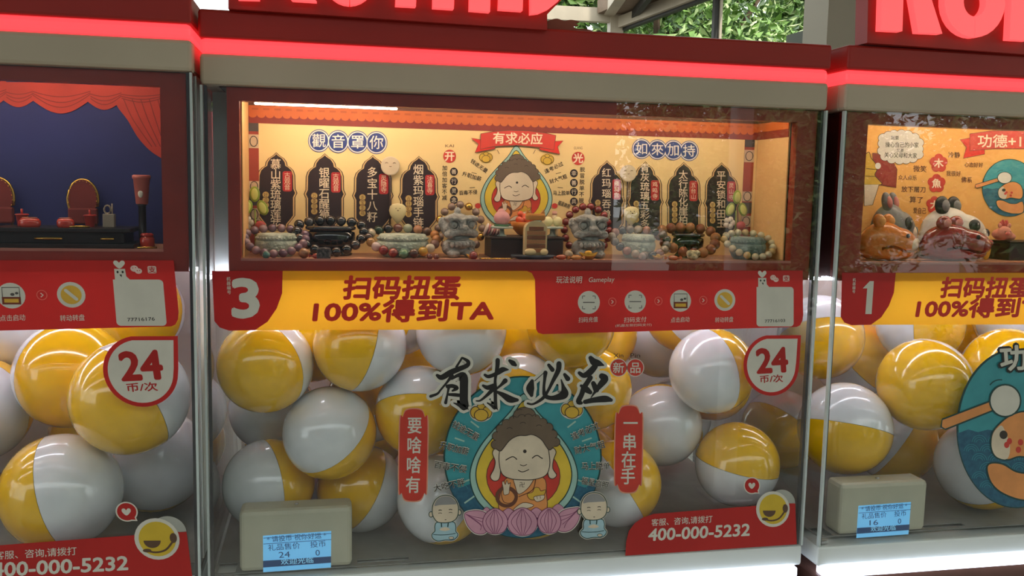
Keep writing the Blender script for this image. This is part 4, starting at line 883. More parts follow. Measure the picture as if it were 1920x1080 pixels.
def bowl(label, px0, px1, ptop, Ym, mat):
    """round carved stone bowl with a lid, a band of scallops and a raised mask on its side"""
    a = at(px0, ptop, Ym); b = at(px1, ptop, Ym); R = (b.x-a.x)/2; h = (a.z+b.z)/2-ZS; t = thing('stone_bowl', label, 'stone bowl', ((a.x+b.x)/2, Ym, ZS), 'carved stone bowls on display')
    lathe('body', [(R*.72, 0), (R*.82, h*.1), (R*.97, h*.38), (R, h*.55), (R*.97, h*.68), (R*.9, h*.7)], mat, t, 36)
    ld = lathe('lid', [(R*.92, h*.705), (R*.96, h*.73), (R*.93, h*.88), (R*.86, h*.985), (R*.5, h)], mat, t, 36)
    for k in range(18):
        an = -PI+PI*k/17; vs, fs = ell_g((R*.945*math.cos(an), R*.945*math.sin(an), h*.8), (R*.06, R*.06, h*.05), 8, 6); obj('scallop', vs, fs, mat, ld, True)
    for x, z, rx, rz in ((0, .36, .16, .12), (-.2, .45, .12, .06), (.2, .45, .12, .06), (-.34, .34, .14, .05), (.34, .34, .14, .05), (0, .52, .1, .06), (-.14, .28, .1, .05), (.14, .28, .1, .05)):
        an = math.asin(x); ell('carving', (R*.95*x, -R*.95*math.cos(an), h*z), (R*rx, R*.07, h*rz), mat, t, nu=10, nv=8)
    return t
bowl('grey green carved stone bowl ringed by the purple bracelet', 478, 558, 437, .075, STONE); bowl('grey green carved stone bowl ringed by the many-coloured bracelet', 706, 804, 438, .082, STONE)
bowl('grey green carved stone bowl ringed by the banded agate bracelet', 1166, 1228, 439, .075, STONE); bowl('blue green carved stone bowl ringed by the pale crystal bracelet', 1370, 1434, 444, .07, STONE_B)
AM = [M('amethyst', (128, 96, 110), .15, coat=.5, var=.2, scale=200, c2=(84, 58, 76)), M('amethyst_light', (164, 128, 134), .15, coat=.5, var=.2, scale=200, c2=(110, 80, 92))]
bracelet('purple amethyst bead bracelet laid round a stone bowl beside the green orchid', ring_pts(517, 57, .075, .041, .02, lid_top(478, 558, 437, .075), .0062, .0128), .0062, AM)
OBS = M('obsidian', (22, 20, 22), .1, coat=1, var=.1); OBG = M('obsidian_grey', (60, 56, 58), .15, coat=1, var=.2, scale=120)
st = thing('bracelet_stand', 'black lacquered bracelet stand inside the glossy black bracelet', 'stand', (at(620, 450, .092).x, .092, ZS), 'black bracelet stands'); st.scale = (1, .62, 1)
lathe('foot', [(.03, 0), (.032, .003), (.026, .008), (.024, .012)], OBS, st, 28); lathe('drum', [(.024, .012), (.034, .016), (.036, .026), (.035, .034), (.03, .036)], OBS, st, 28); lathe('top_plate', [(.03, .036), (.0365, .038), (.0365, .042), (.033, .0432)], OBS, st, 28)
bracelet('glossy black obsidian bead bracelet round a black stand', ring_pts(620, 63, .092, .038, .012, .0432, .0075, .0152), .0075, [OBS, OBS, OBG])
gp = at(607, 462, .032); gb = box('charm_block', gp.x-.0095, gp.x+.0095, .014, .0235, ZS, ZS+.016, M('speckled_stone', (96, 84, 82), .5, var=.4, scale=300), None, .002); tag(gb, 'small speckled grey stone block in front of the black bracelet', 'charm')
MC_ = [M(n, c, .15, coat=.6, var=.2, scale=150) for n, c in (('bead_orange', (206, 130, 60)), ('bead_brown', (100, 66, 46)), ('bead_peach', (206, 140, 100)), ('bead_mint', (170, 176, 150)), ('bead_redbrown', (128, 72, 60)), ('bead_black', (36, 32, 34)), ('bead_green_dark', (40, 70, 48)), ('bead_ivory', (206, 190, 160)), ('bead_brown_dark', (70, 48, 40)), ('bead_tan', (180, 130, 70)), ('bead_pink_white', (216, 190, 186)), ('bead_crimson', (150, 40, 40)), ('bead_red', (170, 60, 50)), ('bead_jade', (110, 150, 110)), ('bead_umber', (96, 58, 44)), ('bead_yellow', (226, 170, 50)), ('bead_cream', (226, 206, 176)), ('bead_rose', (150, 100, 84)))]
bracelet('many-coloured gemstone bead bracelet laid round a stone bowl', ring_pts(755, 63, .082, .048, .026, lid_top(706, 804, 438, .082), .007, .0146), .007, MC_)

def lion(label, px, top, Ym, s):
    """squat stone lion dance head on two paws"""
    c = at(px, 430, Ym); z = at(px, top, Ym).z-ZS; t = thing('stone_lion', label, 'statuette', (c.x, Ym, ZS), 'stone lions'); q = lambda *e: tuple(v*z for v in e)
    E = [(q(0, .02, .22), q(.3, .24, .2)), (q(0, .03, .62), q(.36, .27, .28)), (q(-.2, -.17, .79), q(.18, .17, .075)), (q(.2, -.17, .79), q(.18, .17, .075)), (q(0, -.16, .7), q(.09, .16, .12)), (q(0, -.26, .6), q(.13, .11, .08)),
         (q(0, -.22, .52), q(.36, .13, .075)), (q(-.24, -.18, .47), q(.14, .13, .08)), (q(.24, -.18, .47), q(.14, .13, .08)), (q(0, -.18, .32), q(.3, .15, .055)), (q(0, .02, .93), q(.07, .07, .09)), (q(-.33, .03, .7), q(.09, .07, .12)), (q(.33, .03, .7), q(.09, .07, .12)),
         (q(-.18, -.2, .08), q(.13, .16, .08)), (q(.18, -.2, .08), q(.13, .16, .08)), (q(-.22, -.05, .2), q(.14, .16, .16)), (q(.22, -.05, .2), q(.14, .16, .16)), (q(0, -.2, .24), q(.12, .08, .07))]
    lb_ = blob('body', E, STONE_D, t, z*.014, 2)
    for s_ in (-1, 1): carve(lb_, *ell_g(q(s_*.2, -.3, .668), q(.115, .12, .1), 18, 12), t)
    carve(lb_, *ell_g(q(0, -.32, .412), q(.27, .2, .045), 20, 12), t)
    for s_ in (-1, 1):
        e = ell('eye', q(s_*.2, -.215, .665), q(.082, .07, .078), M('stone_eye', (180, 178, 170), .7, var=.1, scale=90), t); ell('pupil', q(s_*.205, -.28, .66), q(.026, .012, .026), STONE_D, e, nu=12, nv=8)
        vs, fs = tube_g([q(s_*.2+.108*math.cos(a), -.272+.02*math.cos(2*a), .668+.1*math.sin(a)) for a in [k*PI/8 for k in range(17)]], z*.016, 6); obj('eye_rim', vs, fs, STONE_D, t, True)
    vs, fs = tube_g([q(.36*math.sin(a), -.33*math.cos(a)+.02, .555-.07*abs(a)) for a in [k*.17-1.19 for k in range(15)]], z*.025, 7); obj('lip_ridge', vs, fs, STONE_D, t, True)
    for k in range(7): ell('beard_curl', q(-.24+.08*k, -.26-.05*math.cos((k-3)*.5), .27), q(.045, .05, .055), STONE_D, t, nu=10, nv=8)
    ell('mouth', q(0, -.13, .41), q(.24, .08, .05), STONE_D, t)
    ell('tongue', q(0, -.22, .375), q(.16, .1, .018), STONE_D, t); t.rotation_euler.z = s
    return t
lion('carved stone lion in front of the smoky grey bracelet', 858, 390, .075, .3); lion('carved stone lion in front of the red agate bracelet', 1102, 392, .075, .12)
def hoop(cx, cy, a, b, Y0, Y1, r, step):
    F = []
    for k in range(241):
        t = 2*PI*k/240; f = (1-math.sin(t))/2; p = at(cx+a*math.cos(t), cy-b*math.sin(t), Y0+(Y1-Y0)*f); p.z = max(p.z, ZS+r+.0003); F.append(p)
    L = [0]
    for i in range(240): L.append(L[-1]+(F[i+1]-F[i]).length)
    n = int(L[-1]/step); res = []
    for k in range(n):
        s = L[-1]*k/n; i = min(max(j for j in range(241) if L[j] <= s), 239); res.append(F[i].lerp(F[i+1], (s-L[i])/(L[i+1]-L[i])))
    return res
SMK = M('smoky_agate', (120, 96, 86), .15, coat=.7, var=.25, scale=160, c2=(150, 122, 104)); GLD = M('gold_metal', (214, 168, 80), .25, metal=.9, var=.1)
bracelet('smoky grey agate bead bracelet with gold spacers standing up behind a stone lion', hoop(863, 428, 41, 44, .1245, .112, .0062, .0131), .0062, [SMK, SMK, SMK, GLD])
RAG = M('red_agate', (140, 36, 30), .12, coat=.9, var=.15, scale=100)
bracelet('deep red agate bead bracelet standing up behind a stone lion', hoop(1100, 432, 42, 45, .1245, .112, .0062, .0128), .0062, [RAG])
BAND = [M(n, c, .2, coat=.5, var=.5, scale=300, c2=d) for n, c, d in (('banded_grey', (150, 132, 116), (70, 56, 50)), ('banded_black', (52, 44, 42), (24, 20, 20)), ('banded_pink', (186, 126, 108), (120, 80, 70)), ('banded_cream', (196, 176, 152), (120, 96, 80)))]
bracelet('banded brown and black agate bead bracelet laid round a stone bowl', ring_pts(1198, 50, .075, .039, .017, lid_top(1166, 1228, 439, .075), .0066, .0136), .0066, BAND)
WOODB = [M('cedar_bead', (168, 96, 54), .45, var=.3, scale=60), M('cedar_bead_red', (150, 76, 46), .45, var=.3, scale=60), M('cedar_bead_light', (186, 122, 70), .45, var=.3, scale=60)]
bracelet('chunky brown cedar barrel bead bracelet behind a cream carved bead', ring_pts(1287, 52, .092, .036, .012, .038, .0085, .0158), .0085, WOODB, squash=.92)
st2 = thing('bracelet_stand', 'black lacquered bracelet stand inside the brown cedar bracelet', 'stand', (at(1290, 450, .092).x, .092, ZS), 'black bracelet stands'); st2.scale = (1, .7, 1)
lathe('foot', [(.02, 0), (.022, .003), (.018, .008), (.016, .012)], OBS, st2, 28); lathe('drum', [(.016, .012), (.025, .016), (.026, .024), (.025, .03), (.02, .032)], OBS, st2, 28); lathe('top_plate', [(.02, .032), (.027, .034), (.027, .037), (.024, .038)], OBS, st2, 28)
cb = blob('carved_bead', [((0, 0, .008), (.0095, .007, .008)), ((-.006, -.002, .011), (.005, .005, .005)), ((.006, -.002, .011), (.005, .005, .005)), ((0, -.004, .006), (.006, .005, .005))], M('carved_cream', (214, 196, 150), .5, var=.2, scale=150, bump=.5, bscale=250), None, .0006, 1, (at(1300, 470, .028).x, .0295, ZS)); tag(cb, 'cream carved block bead in front of the brown cedar bracelet', 'charm')
CRY = M('pale_crystal', (206, 196, 160), .1, coat=.9, var=.15, scale=120)
bracelet('pale yellow crystal bead bracelet laid round the blue green stone bowl', ring_pts(1402, 43, .07, .038, .019, lid_top(1370, 1434, 444, .07), .0058, .0126), .0058, [CRY, CRY, CRY, M('crystal_gold', (190, 160, 100), .2, coat=.8)])

# orchids
def orchid(label, cx, cy, Y):
    c = at(cx, cy, Y); t = thing('orchid_stem', label, 'flower', (c.x, Y, ZS), 'miniature orchids'); G1 = M('orchid_green', (150, 170, 50), .4, var=.15, scale=80); G2 = M('orchid_pale', (206, 206, 110), .4)
    tube('stem', [(0, 0, 0), (.001, .001, .035), (0, 0, c.z-ZS)], [.002, .0015, .001], G1, t, 6)
    z = c.z-ZS
    for dx, dz, a in ((0, .022, 0), (-.011, .002, .35), (.011, .002, -.35)):
        l_ = ell('leaf', (dx, -.002, z+dz), (.0075, .0022, .0115), G1, t, Matrix.Rotation(a, 3, 'Y')); ell('leaf_face', (dx, -.0036, z+dz), (.005, .0015, .0085), G2, l_, Matrix.Rotation(a, 3, 'Y'))
    for k in range(5): ell('white_petal', (-.012+.006*math.cos(k*1.257), -.003, z-.02+.006*math.sin(k*1.257)), (.0048, .003, .0048), M('petal_white', (222, 210, 190), .5), t, nu=10, nv=8)
    ell('red_bud', (.008, -.004, z-.024), (.008, .005, .007), M('petal_red', (190, 74, 70), .4), t, nu=12, nv=8)
orchid('small green orchid with white petals beside the purple bracelet', 478, 392, .124); orchid('small green orchid with white petals above the blue green bowl', 1380, 395, .124)

# round paper fans on thin sticks, and the pale buds beside them
def fan(label, cx, cy, r, Y, bx, by):
    c = at(cx, cy, Y); R = r*.00084; t = thing('round_fan', label, 'fan', (c.x, Y, ZS), 'round fans on sticks'); z = c.z-ZS; FW = M('fan_paper', (206, 186, 156), .6)
    vs, fs = lathe_g([(R*.9, -.0012), (R, -.0006), (R, .0006), (R*.9, .0012)], 32); obj('disc', [(x, zz_, y+z) for x, y, zz_ in vs], [tuple(reversed(f)) for f in fs], FW, t, False)
    tube('handle', [(0, .002, 0), (0, .002, z)], .0013, M('handle_dark', (58, 36, 28), .5), t, 8)
    for s in (-1, 1): tube('face_line', [(s*R*.4-R*.14, -.0016, z+R*.28), (s*R*.4, -.0016, z+R*.36), (s*R*.4+R*.14, -.0016, z+R*.28)], .00035, BRN, t, 5)
    tube('face_line', [(-R*.12, -.0016, z-.0005), (0, -.0016, z-R*.08), (R*.12, -.0016, z-.0005)], .00035, BRN, t, 5)
    d = at(bx, by, Y); u = thing('paper_bud', label.replace('round paper fan on a dark stick', 'pale pointed paper bud under the round fan'), 'ornament', (d.x, Y-.008, ZS), 'pale paper buds'); zb = d.z-ZS
    prof = [(.0006, -.0175), (.006, -.012), (.0115, -.004), (.0132, .003), (.0115, .0095), (.007, .0128), (.001, .0138)]
    vs, fs = lathe_g([(a, b+zb) for a, b in prof], 20); obj('bud', [(x, y*.35, z_) for x, y, z_ in vs], fs, M('bud_cream', (232, 214, 160), .5), u, True)
    for s in (-1, 1): ell('eye', (s*.003, -.0046, zb+.006), (.0008, .0006, .0006), INK, u, nu=8, nv=6)
    ell('nose', (0, -.0048, zb+.003), (.0012, .0008, .0008), BRN, u, nu=8, nv=6); tube('stalk', [(0, .001, 0), (0, .001, zb-.012)], .0008, M('handle_dark'), u, 6)
fan('round paper fan on a dark stick before the plaque above the many-coloured bracelet', 732, 311, 17, .1292, 745, 398); fan('round paper fan on a dark stick before the plaque above the banded bracelet', 1178, 325, 16, .1292, 1181, 403)

# centre group: plinth, offering stands, peach, loaf on a slate
pl = thing('display_plinth', 'long dark wooden plinth below the smiling figure print', 'plinth', (at(982, 460, .085).x, .085, ZS)); DKW = M('plinth_wood', (58, 38, 34), .5, var=.2, scale=20)
W2 = (at(1050, 460, .06).x-at(914, 460, .06).x)/2; obj('block', *boxg(-W2, W2, -.026, .03, 0, .028, .0015), DKW, pl); obj('top_board', *boxg(-W2-.002, W2+.002, -.028, .032, .028, .0315, .001), DKW, pl)
ZP = ZS+.0315
def cake_stand(label, px, Y):
    t = thing('cake_stand', label, 'stand', (at(px, 430, Y).x, Y, ZP), 'small pale cake stands'); lathe('foot', [(.007, 0), (.0072, .001), (.004, .003), (.0035, .011)], STONE, t, 20); lathe('plate', [(.0035, .011), (.0165, .0118), (.017, .0145), (.0155, .0148)], M('stand_mint', (206, 216, 196), .35), t, 28); return t
cake_stand('small mint cake stand holding the pink peach', 941, .078); cake_stand('small mint cake stand holding two pale dumplings', 1036, .092)
p = at(941, 410, .078); pe = thing('peach_bun', 'pink peach-shaped bun on a mint cake stand', 'bun', (p.x, .078, ZP+.0148)); blob('bun', [((0, 0, .012), (.0125, .0115, .0115)), ((-.001, 0, .021), (.006, .006, .0055))], M('peach_pink', (226, 158, 158), .35, var=.06), pe, .0009, 3); lathe('leaf_base', [(.011, 0), (.012, .0012), (.009, .003)], M('leaf_base_green', (60, 110, 70), .5), pe, 20)
for dx, nm in ((-.007, 'left'), (.0075, 'right')):
    e = at(1036, 415, .092); tag(ell('dumpling', (e.x+dx, .092, ZP+.0148+.0075), (.0078, .0075, .0076), M('dumpling_cream', (226, 214, 160), .45), None), 'round pale cream dumpling on a mint cake stand', 'dumpling', 'pale dumplings on the stand')
tg_ = thing('cream_bottle', 'tiny pale bottle behind the cream dumplings', 'bottle', (at(1040, 400, .112).x, .112, ZP)); lathe('bottle', [(.006, 0), (.0065, .002), (.0065, .02), (.004, .026), (.0035, .032)], M('bottle_pale', (222, 200, 160), .4), tg_, 18); lathe('cap', [(.004, .032), (.004, .037), (.003, .038)], M('bottle_cap_pink', (226, 170, 150), .4), tg_, 14)
of = thing('offering_bowl', 'orange bowl heaped with glossy red orange sweets under the figure print', 'bowl', (at(985, 425, .1).x, .1, ZP)); ORB = M('bowl_orange', (226, 136, 40), .3, coat=.4)
lathe('bowl', [(.008, 0), (.012, .002), (.021, .012), (.0225, .02), (.021, .021), (.018, .019)], ORB, of, 28)
rg = random.Random(4)
for k in range(16):
    a = rg.random()*6.28; q = rg.random()**.5*.013; ell('sweet', (q*math.cos(a)-.004, q*math.sin(a)*.7, .022+.016*(1-q/.014)*rg.random()), (.005, .0045, .005), M('sweet_red_orange', (226, 84, 36), .12, coat=.8, emit=0), of, nu=12, nv=8)
bg_ = thing('striped_pouch', 'pink and white striped pouch between the lion and the peach', 'pouch', (at(926, 430, .106).x, .106, ZP)); PK, PW = M('pouch_pink', (206, 130, 128), .6), M('pouch_white', (226, 206, 196), .6)
for k in range(7): ell('stripe', (-.012+.004*k, 0, .0085-.0008*k), (.0023, .009, .0105-.0006*k), PK if k % 2 else PW, bg_, Matrix.Rotation(.35, 3, 'Y'), 10, 8)
sp = at(1000, 478, .036); slt = lathe('slate_plate', [(.022, 0), (.033, .004), (.034, .0062), (.031, .0066)], M('slate', (70, 78, 88), .5, var=.2, scale=60), None, 32); slt.location = (sp.x, .0355, ZS); slt.scale = (1, .6, 1); tag(slt, 'dark slate plate carrying the layered loaf', 'plate')
lf = thing('layered_loaf', 'arched layered brown loaf with an orange top on the slate plate', 'loaf', (at(1003, 470, .037).x, .037, ZS+.0066)); LB1, LB2, LC, LO = M('loaf_brown', (142, 84, 50), .6, var=.15, scale=60), M('loaf_tan', (176, 116, 72), .6), M('loaf_cream', (216, 190, 140), .5), M('loaf_orange', (206, 136, 60), .5)
def arch_slab(y0, y1, wv, hv, n=10, base=0):
    A = [(-wv, base)]+[(-wv*math.cos(math.radians(a)), hv-wv*.75+wv*.75*math.sin(math.radians(a))) for a in range(0, 181, 15)]+[(wv, base)]; k = len(A)
    vs = [(x, y0, z) for x, z in A]+[(x, y1, z) for x, z in A]; return vs, [tuple(range(k)), tuple(reversed(range(k, 2*k)))]+[(i, k+i, k+(i+1) % k, (i+1) % k) for i in range(k)]
obj('crust', *arch_slab(-.006, .008, .0165, .05), LC, lf)
for k in range(6):
    za, zb_ = .004+k*.0064, .0096+k*.0064; wv = .014 if k < 5 else .011; obj('layer', *boxg(-wv, wv, -.0075, -.0061, za, zb_, .0005), LB1 if k % 2 else LB2, lf)
obj('orange_top', *boxg(-.0145, .0145, -.004, .009, .0505, .0605, .003), LO, lf)
for sx in (-1, 1): obj('ear', [(sx*.007, 0, .0598), (sx*.014, 0, .0598), (sx*.0125, 0, .0665), (sx*.007, .006, .0598), (sx*.014, .006, .0598), (sx*.0125, .006, .0665)], [(0, 1, 2), (3, 5, 4), (0, 3, 4, 1), (1, 4, 5, 2), (2, 5, 3, 0)], LO, lf)
for dx, rx in ((-.01, .009), (.011, .006)): ell('cream_dollop', (dx, -.0125, .005), (rx, .005, .005), LC, lf, nu=12, nv=8)

# loose charms along the front of the shelf
def ingot(label, px, Y, s=1):
    t = thing('gold_ingot', label, 'ingot', (at(px, 475, Y).x, Y, ZS), 'golden charms'); GM = M('ingot_gold', (220, 166, 60), .3, metal=.6, var=.1)
    vs = []; fs = []; n = 20
    for r_, z_ in ((.006*s, 0), (.0105*s, .004*s), (.0125*s, .008*s), (.009*s, .0075*s)):
        for k in range(n):
            a = 2*PI*k/n; vs.append((r_*math.cos(a)*1.1, r_*.6*math.sin(a), z_+(.003*s*abs(math.cos(a))**3 if z_ > 0 else 0)))
    for i in range(3):
        for k in range(n): fs.append((i*n+k, i*n+(k+1) % n, (i+1)*n+(k+1) % n, (i+1)*n+k))
    fs += [tuple(reversed(range(n))), tuple(range(3*n, 4*n))]; obj('boat', vs, fs, GM, t, True); ell('dome', (0, 0, .0085*s), (.006*s, .0045*s, .005*s), GM, t)
ingot('large golden ingot in front of the red agate bracelet', 1103, .034, 1.05); ingot('small golden ingot in front of the banded bracelet', 1234, .031, .7); ingot('small golden ingot beside the smoky bracelet', 886, .034, .7)
for i, (px, Y, c, r, lab) in enumerate(((499, .0205, (70, 120, 110), .0055, 'small teal bead charm in front of the purple bracelet'), (570, .03, (176, 120, 80), .0075, 'small tan bead charm between the purple and black bracelets'), (888, .0212, (150, 40, 30), .0062, 'small red bead charm in front of the smoky bracelet'), (806, .022, (130, 70, 60), .0042, 'tiny brown bead charm below the many-coloured bracelet, nearer the lion'), (818, .02, (134, 74, 60), .0042, 'tiny brown bead charm beside its twin by the lion'), (1066, .033, (206, 176, 140), .0072, 'small cream bead charm at the foot of the red agate bracelet'), (1205, .019, (176, 150, 140), .0062, 'small pinkish bead charm in front of the banded bracelet'))):
    e = ell('bead_charm', (at(px, 475, Y).x, Y, ZS+r), (r, r, r), M('charm_%d_mat' % i, c, .2, coat=.5, var=.2, scale=120), None, nu=14, nv=10); tag(e, lab, 'charm')
for i, (px, Y, c, lab) in enumerate(((596, .024, (190, 70, 56), 'glossy red hard sweet in front of the black bracelet'), (1052, .028, (206, 96, 60), 'orange wrapped sweet beside the slate plate'), (1262, .026, (206, 110, 70), 'orange wrapped sweet in front of the cedar bracelet'), (1080, .022, (222, 150, 70), 'amber wrapped sweet beside the large ingot'))):
    x = at(px, 480, Y).x; t = thing('wrapped_sweet', lab, 'sweet', (x, Y, ZS)); sm_ = M('sweet_%d_mat' % i, c, .15, coat=.7, var=.15, scale=90); ell('sweet', (0, 0, .004), (.008, .005, .004), sm_, t)
    for s in (-1, 1): obj('wrapper_end', [(s*.007, 0, .004), (s*.0125, -.004, .0065), (s*.0125, .004, .0065), (s*.0125, .004, .002), (s*.0125, -.004, .002)], [(0, 1, 2), (0, 2, 3), (0, 3, 4), (0, 4, 1), (1, 4, 3, 2)], sm_, t)
ch = tube('gold_chain', [(at(900+6*k, 480, .024).x, .024+.003*math.sin(k*1.9), ZS+.0014) for k in range(11)], .0013, GLD, None, 6); tag(ch, 'thin gold chain lying in front of the dark plinth', 'chain')

# ------------------------------------------------------------------ left machine's shelf
ZL = ZS+OFF[ML].z
def LX(px, Y): return at(px, 450, Y).x
lt = thing('low_table', 'low black display table with gold handles before the blue backdrop', 'table', (LX(130, .06), .06, ZL)); x0, x1 = LX(4, .04)-lt.location.x, LX(252, .04)-lt.location.x; BLK = M('table_black', (34, 28, 30), .35, var=.15)
obj('top', *boxg(x0-.01, x1, -.045, .03, .021, .0265, .001), BLK, lt); obj('skirt', *boxg(x0-.006, x1-.01, -.036, .027, .006, .021, .001), BLK, lt); obj('base', *boxg(x0-.004, x1+.004, -.043, .03, 0, .006, .001), BLK, lt)
for a, b in ((66, 118), (190, 215)): tube('handle', [(LX(a, .024)-lt.location.x, -.039, .0125), (LX(b, .024)-lt.location.x, -.039, .0125)], .0018, GLD, lt, 8)
ZT = ZL+.0265
def cup(label, px, Y, z0, h, r, mat):
    t = thing('lidded_cup', label, 'cup', (LX(px, Y), Y, z0), 'red toy cups'); lathe('cup', [(r*.72, 0), (r*.75, .001), (r, h*.72), (r*1.12, h*.74), (r*1.12, h*.8), (r*.9, h*.83)], mat, t, 20); tube('straw', [(0, 0, h*.8), (0, 0, h*1.15)], r*.2, mat, t, 8)
RC = M('cup_red', (190, 52, 44), .35, var=.06)
cup('small red lidded cup standing on the black table, away from the pink cup', 43, .055, ZT, .02, .0075, RC); cup('small red lidded cup standing on the black table before the gold chair back', 170, .055, ZT, .02, .0075, RC)
pk = thing('tall_cup', 'tall pink lidded cup on a dark stand at the curtain edge', 'cup', (LX(268, .07), .07, ZL)); lathe('stand', [(.008, 0), (.008, .002), (.005, .004), (.005, .055), (.007, .058)], BLK, pk, 16); lathe('cup', [(.0075, .058), (.008, .059), (.0108, .092), (.012, .093), (.012, .097), (.01, .098)], M('cup_pink', (196, 104, 92), .4), pk, 22); ell('emblem', (0, -.0088, .072), (.0034, .0012, .0052), W_STK, pk, nu=12, nv=8)
for px, Y, rx, lab in ((57, .03, .0135, 'glossy red lozenge tin lying open at the table edge by the red cup'), (124, .03, .011, 'glossy red scalloped tin lying between the two red cups')):
    t = thing('sweet_tin', lab, 'tin', (LX(px, Y), Y, ZT)); vs, fs = lathe_g([(rx*.85, 0), (rx, .003), (rx, .008), (rx*.8, .0115), (rx*.4, .012)], 20); obj('tin', [(x, y*.6, z) for x, y, z in vs], fs, M('tin_red', (206, 60, 42), .2, coat=.6), t, True); vs, fs = lathe_g([(rx*.7, .0121), (rx*.7, .0128), (rx*.5, .013)], 20); obj('inlay', [(x, y*.6, z) for x, y, z in vs], fs, M('tin_cream', (220, 130, 100), .4), t, True)
gl = thing('grey_lantern', 'small grey block lantern with a ring handle on the black table', 'lantern', (LX(206, .05), .05, ZT)); GRL = M('lantern_grey', (156, 142, 126), .6); obj('block', *boxg(-.0075, .0075, -.005, .005, 0, .018, .001), GRL, gl); obj('ring', *tube_g([(-.002+.0042*math.cos(a), 0, .024+.0055*math.sin(a)) for a in [k*PI/8 for k in range(17)]], .0012, 6), GRL, gl, True); obj('post', *tube_g([(.004, 0, .018), (.004, 0, .032)], .001, 6), GRL, gl, True)
def chair(label, px, Y):
    t = thing('toy_armchair', label, 'chair', (LX(px, Y), Y, ZL), 'gold-framed toy chairs'); RV = M('velvet_red', (110, 30, 26), .8); pts = [(.02*math.cos(a)*(1 if abs(math.cos(a)) > .01 else 1), 0, .062+.028*math.sin(a)) for a in [k*PI/12-.35 for k in range(21)]]
    n = len(pts); vs = [(x*.92, -.002, z) for x, y, z in pts]+[(x*.92, .004, z) for x, y, z in pts]; obj('back_pad', vs, [tuple(range(n)), tuple(reversed(range(n, 2*n)))]+[(i, n+i, n+(i+1) % n, (i+1) % n) for i in range(n)], RV, t)
    tube('gold_frame', pts, .0018, GLD, t, 8)
    for k in range(0, n, 1): ell('stud', (pts[k][0]*.93, -.003, .062+(pts[k][2]-.062)*.93), (.0009, .0009, .0009), GLD, t, nu=8, nv=6)
    obj('seat', *boxg(-.019, .019, -.006, .004, .028, .05, .002), RV, t)
    for s in (-1, 1): tube('leg', [(s*.016, 0, 0), (s*.016, 0, .03)], .002, GLD, t, 8)
chair('gold-framed red toy chair behind the black table, away from the drape', 0, .104); chair('gold-framed red toy chair behind the black table by the red cup', 158, .104)
for px, lab in ((150, 'slim gold rod lying across the black table by the red cup'), (278, 'slim gold rod lying near the tall pink cup')):
    x = LX(px, .028); z = (ZT if px < 250 else ZL)+.0015; y = .028 if px < 250 else .02; tag(tube('gold_rod', [(x-.012, y-.002, z), (x+.012, y+.002, z)], .0015, GLD, None, 8), lab, 'rod')
rt = thing('round_tin', 'glossy red round tin at the foot of the tall pink cup', 'tin', (LX(276, .04), .04, ZL)); lathe('tin', [(.008, 0), (.0095, .002), (.0095, .012), (.008, .015)], M('tin_red'), rt, 20); lathe('lid', [(.0085, .0151), (.0085, .018), (.006, .0195)], RC, rt, 20)

# ------------------------------------------------------------------ right machine's shelf: animal shaped wooden fish
ZR = ZS
def RXp(px, py, Y): return at(px, py, Y)
def wooden_fish(label, x0, x1, top, Y, dy, body, muzzle, ears, earin, eye=None, patch=None, tilt=0.0):
    a = at(x0, 450, Y); b = at(x1, 450, Y); W = b.x-a.x; H = at((x0+x1)/2, top, Y).z-ZR; t = thing('wooden_fish', label, 'wooden fish', ((a.x+b.x)/2, Y, ZR), 'animal shaped wooden fish')
    q = lambda x, y, z: (x*W, y*dy, z*H); r3 = lambda x, y, z: (x*W, y*dy, z*H)
    bo = blob('body', [(q(-.1, 0, .42), r3(.38, .46, .38)), (q(.12, 0, .36), r3(.36, .44, .34)), (q(-.3, 0, .3), r3(.2, .36, .28)), (q(-.05, 0, .14), r3(.36, .4, .14)), (q(.2, 0, .16), r3(.24, .34, .14))], body, t, W*.022, 4)
    sp_ = lambda dy_: [q(-.22+.05*k, -.40-.06*math.sin(k/12*PI)+dy_, .25+.05*math.sin(k*.5)) for k in range(13)]
    for dy_ in (-.06, .02, .1, .18):
        cv, cf = tube_g(sp_(dy_), H*.036, 8); carve(bo, cv, [tuple(reversed(f)) for f in cf], t)
    obj('mouth_slit', *tube_g(sp_(.26), H*.02, 6), body, t, True)
    ell('muzzle', q(.33, -.04, .34), r3(.15, .34, .19), muzzle, t); ell('nose', q(.46, -.06, .4), r3(.045, .16, .075), ears if patch else muzzle, t)
    for sx, yy in ((-.24, -.18), (.0, .1)):
        e = ell('ear', q(sx, yy, .82), r3(.1, .16, .15), ears, t, Matrix.Rotation(-.25, 3, 'Y')); ell('ear_inner', q(sx+.02, yy-.12, .82), r3(.06, .08, .09), earin, e, Matrix.Rotation(-.25, 3, 'Y'))
    if patch: ell('eye_patch', q(.2, -.37, .52), r3(.085, .1, .1), patch, t)
    e = ell('eye', q(.21, -.44 if patch else -.4, .53), r3(.03, .05, .05), eye or INK, t, nu=12, nv=8); ell('eye_glint', q(.22, -.49 if patch else -.45, .55), r3(.01, .02, .018), W_STK, e, nu=8, nv=6)
    return t
OR1 = M('fish_orange', (226, 130, 44), .3, coat=.3, var=.08); CRM = M('fish_cream', (226, 206, 176), .35); GRY = M('fish_grey', (128, 124, 120), .4, var=.08); RD1 = M('fish_red', (148, 36, 32), .25, coat=.5, var=.08); PND = M('fish_panda_white', (216, 208, 194), .35); PBK = M('fish_panda_black', (40, 36, 36), .4); PKI = M('fish_pink', (214, 130, 120), .4)
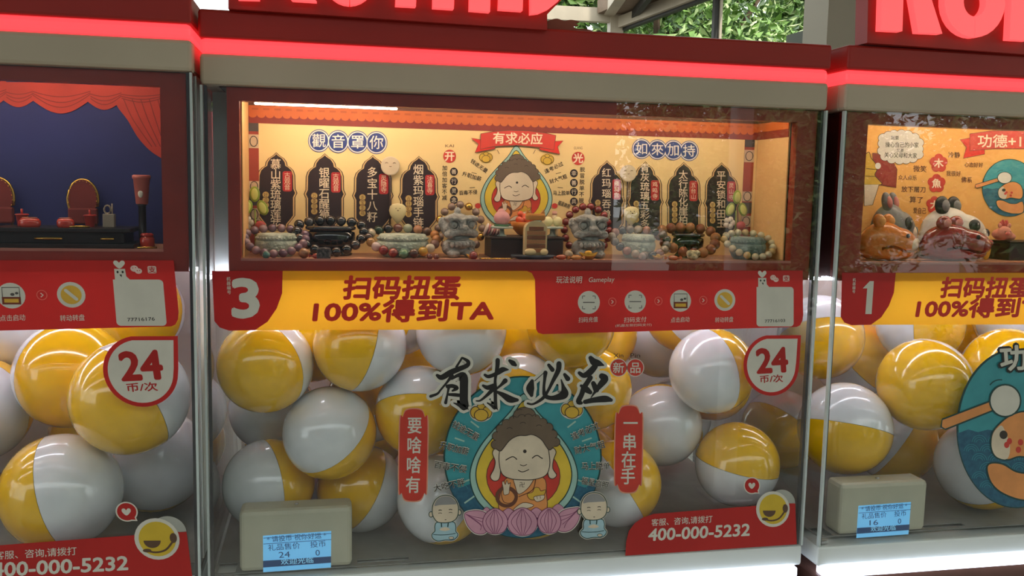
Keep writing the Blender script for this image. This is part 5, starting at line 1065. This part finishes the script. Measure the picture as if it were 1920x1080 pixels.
wooden_fish('orange cat wooden fish with a cream muzzle in front of the grey one', 1612, 1720, 398, .046, .046, OR1, CRM, OR1, M('fish_ear_amber', (236, 160, 80), .4)); wooden_fish('glossy red wooden fish with a yellow lip in front of the panda', 1726, 1858, 402, .047, .046, RD1, RD1, RD1, PKI)
wooden_fish('grey raccoon wooden fish with a dark eye patch behind the orange one', 1630, 1716, 356, .096, .044, GRY, CRM, GRY, PKI, None, M('fish_grey_dark', (74, 68, 66), .4)); wooden_fish('white panda wooden fish with black ears behind the red one', 1722, 1850, 364, .097, .046, PND, PND, PBK, GRY, None, PBK)
yl = ell('yellow_petal', (at(1852, 455, .07).x, .0715, ZR+.0198), (.008, .0035, .02), M('fish_yellow', (226, 176, 50), .35), None); yl.location.z = 0; tag(yl, 'yellow rounded petal standing behind the red wooden fish', 'ornament')
pp = thing('display_plinth', 'long dark wooden plinth under the pink pig', 'plinth', (at(1930, 460, .08).x, .08, ZR)); obj('block', *boxg(-.055, .2, -.02, .03, 0, .03, .0015), DKW, pp); obj('top_board', *boxg(-.057, .202, -.022, .032, .03, .0325, .001), DKW, pp)
pg = thing('pig_figure', 'small pink pig figure with closed eyes on the dark plinth', 'figurine', (at(1884, 430, .07).x, .075, ZR+.0325)); blob('body', [((0, 0, .011), (.018, .013, .0105)), ((-.002, -.006, .014), (.013, .009, .011)), ((.012, 0, .007), (.012, .011, .007))], M('pig_pink', (222, 140, 116), .4), pg, .0009, 3)
for s in (-1, 1): ell('ear', (s*.009-.002, -.006, .0255), (.0038, .002, .0045), M('pig_pink'), pg, Matrix.Rotation(s*.4, 3, 'Y'), 10, 8); tube('closed_eye', [(s*.005-.0035, -.0152, .0165), (s*.005-.002, -.0155, .0155), (s*.005-.0005, -.0152, .0165)], .0004, BRN, pg, 5)
ell('snout', (-.002, -.0155, .0125), (.0045, .002, .003), M('pig_snout', (230, 120, 104), .4), pg, nu=12, nv=8)
for k in range(4): ell('flower_petal', (.006+.0035*(k-1.5), .006, .0265+.003*(k % 2)), (.003, .003, .006), M('petal_red'), pg, nu=10, nv=8)
bl = box('shelf_board', at(1616, 480, .02).x, at(1960, 480, .02).x, .026, .03, ZR-.002, ZR+.0006, M('board_tan', (190, 120, 84), .5), None); bl.parent = MR; bl.location = -OFF[MR]
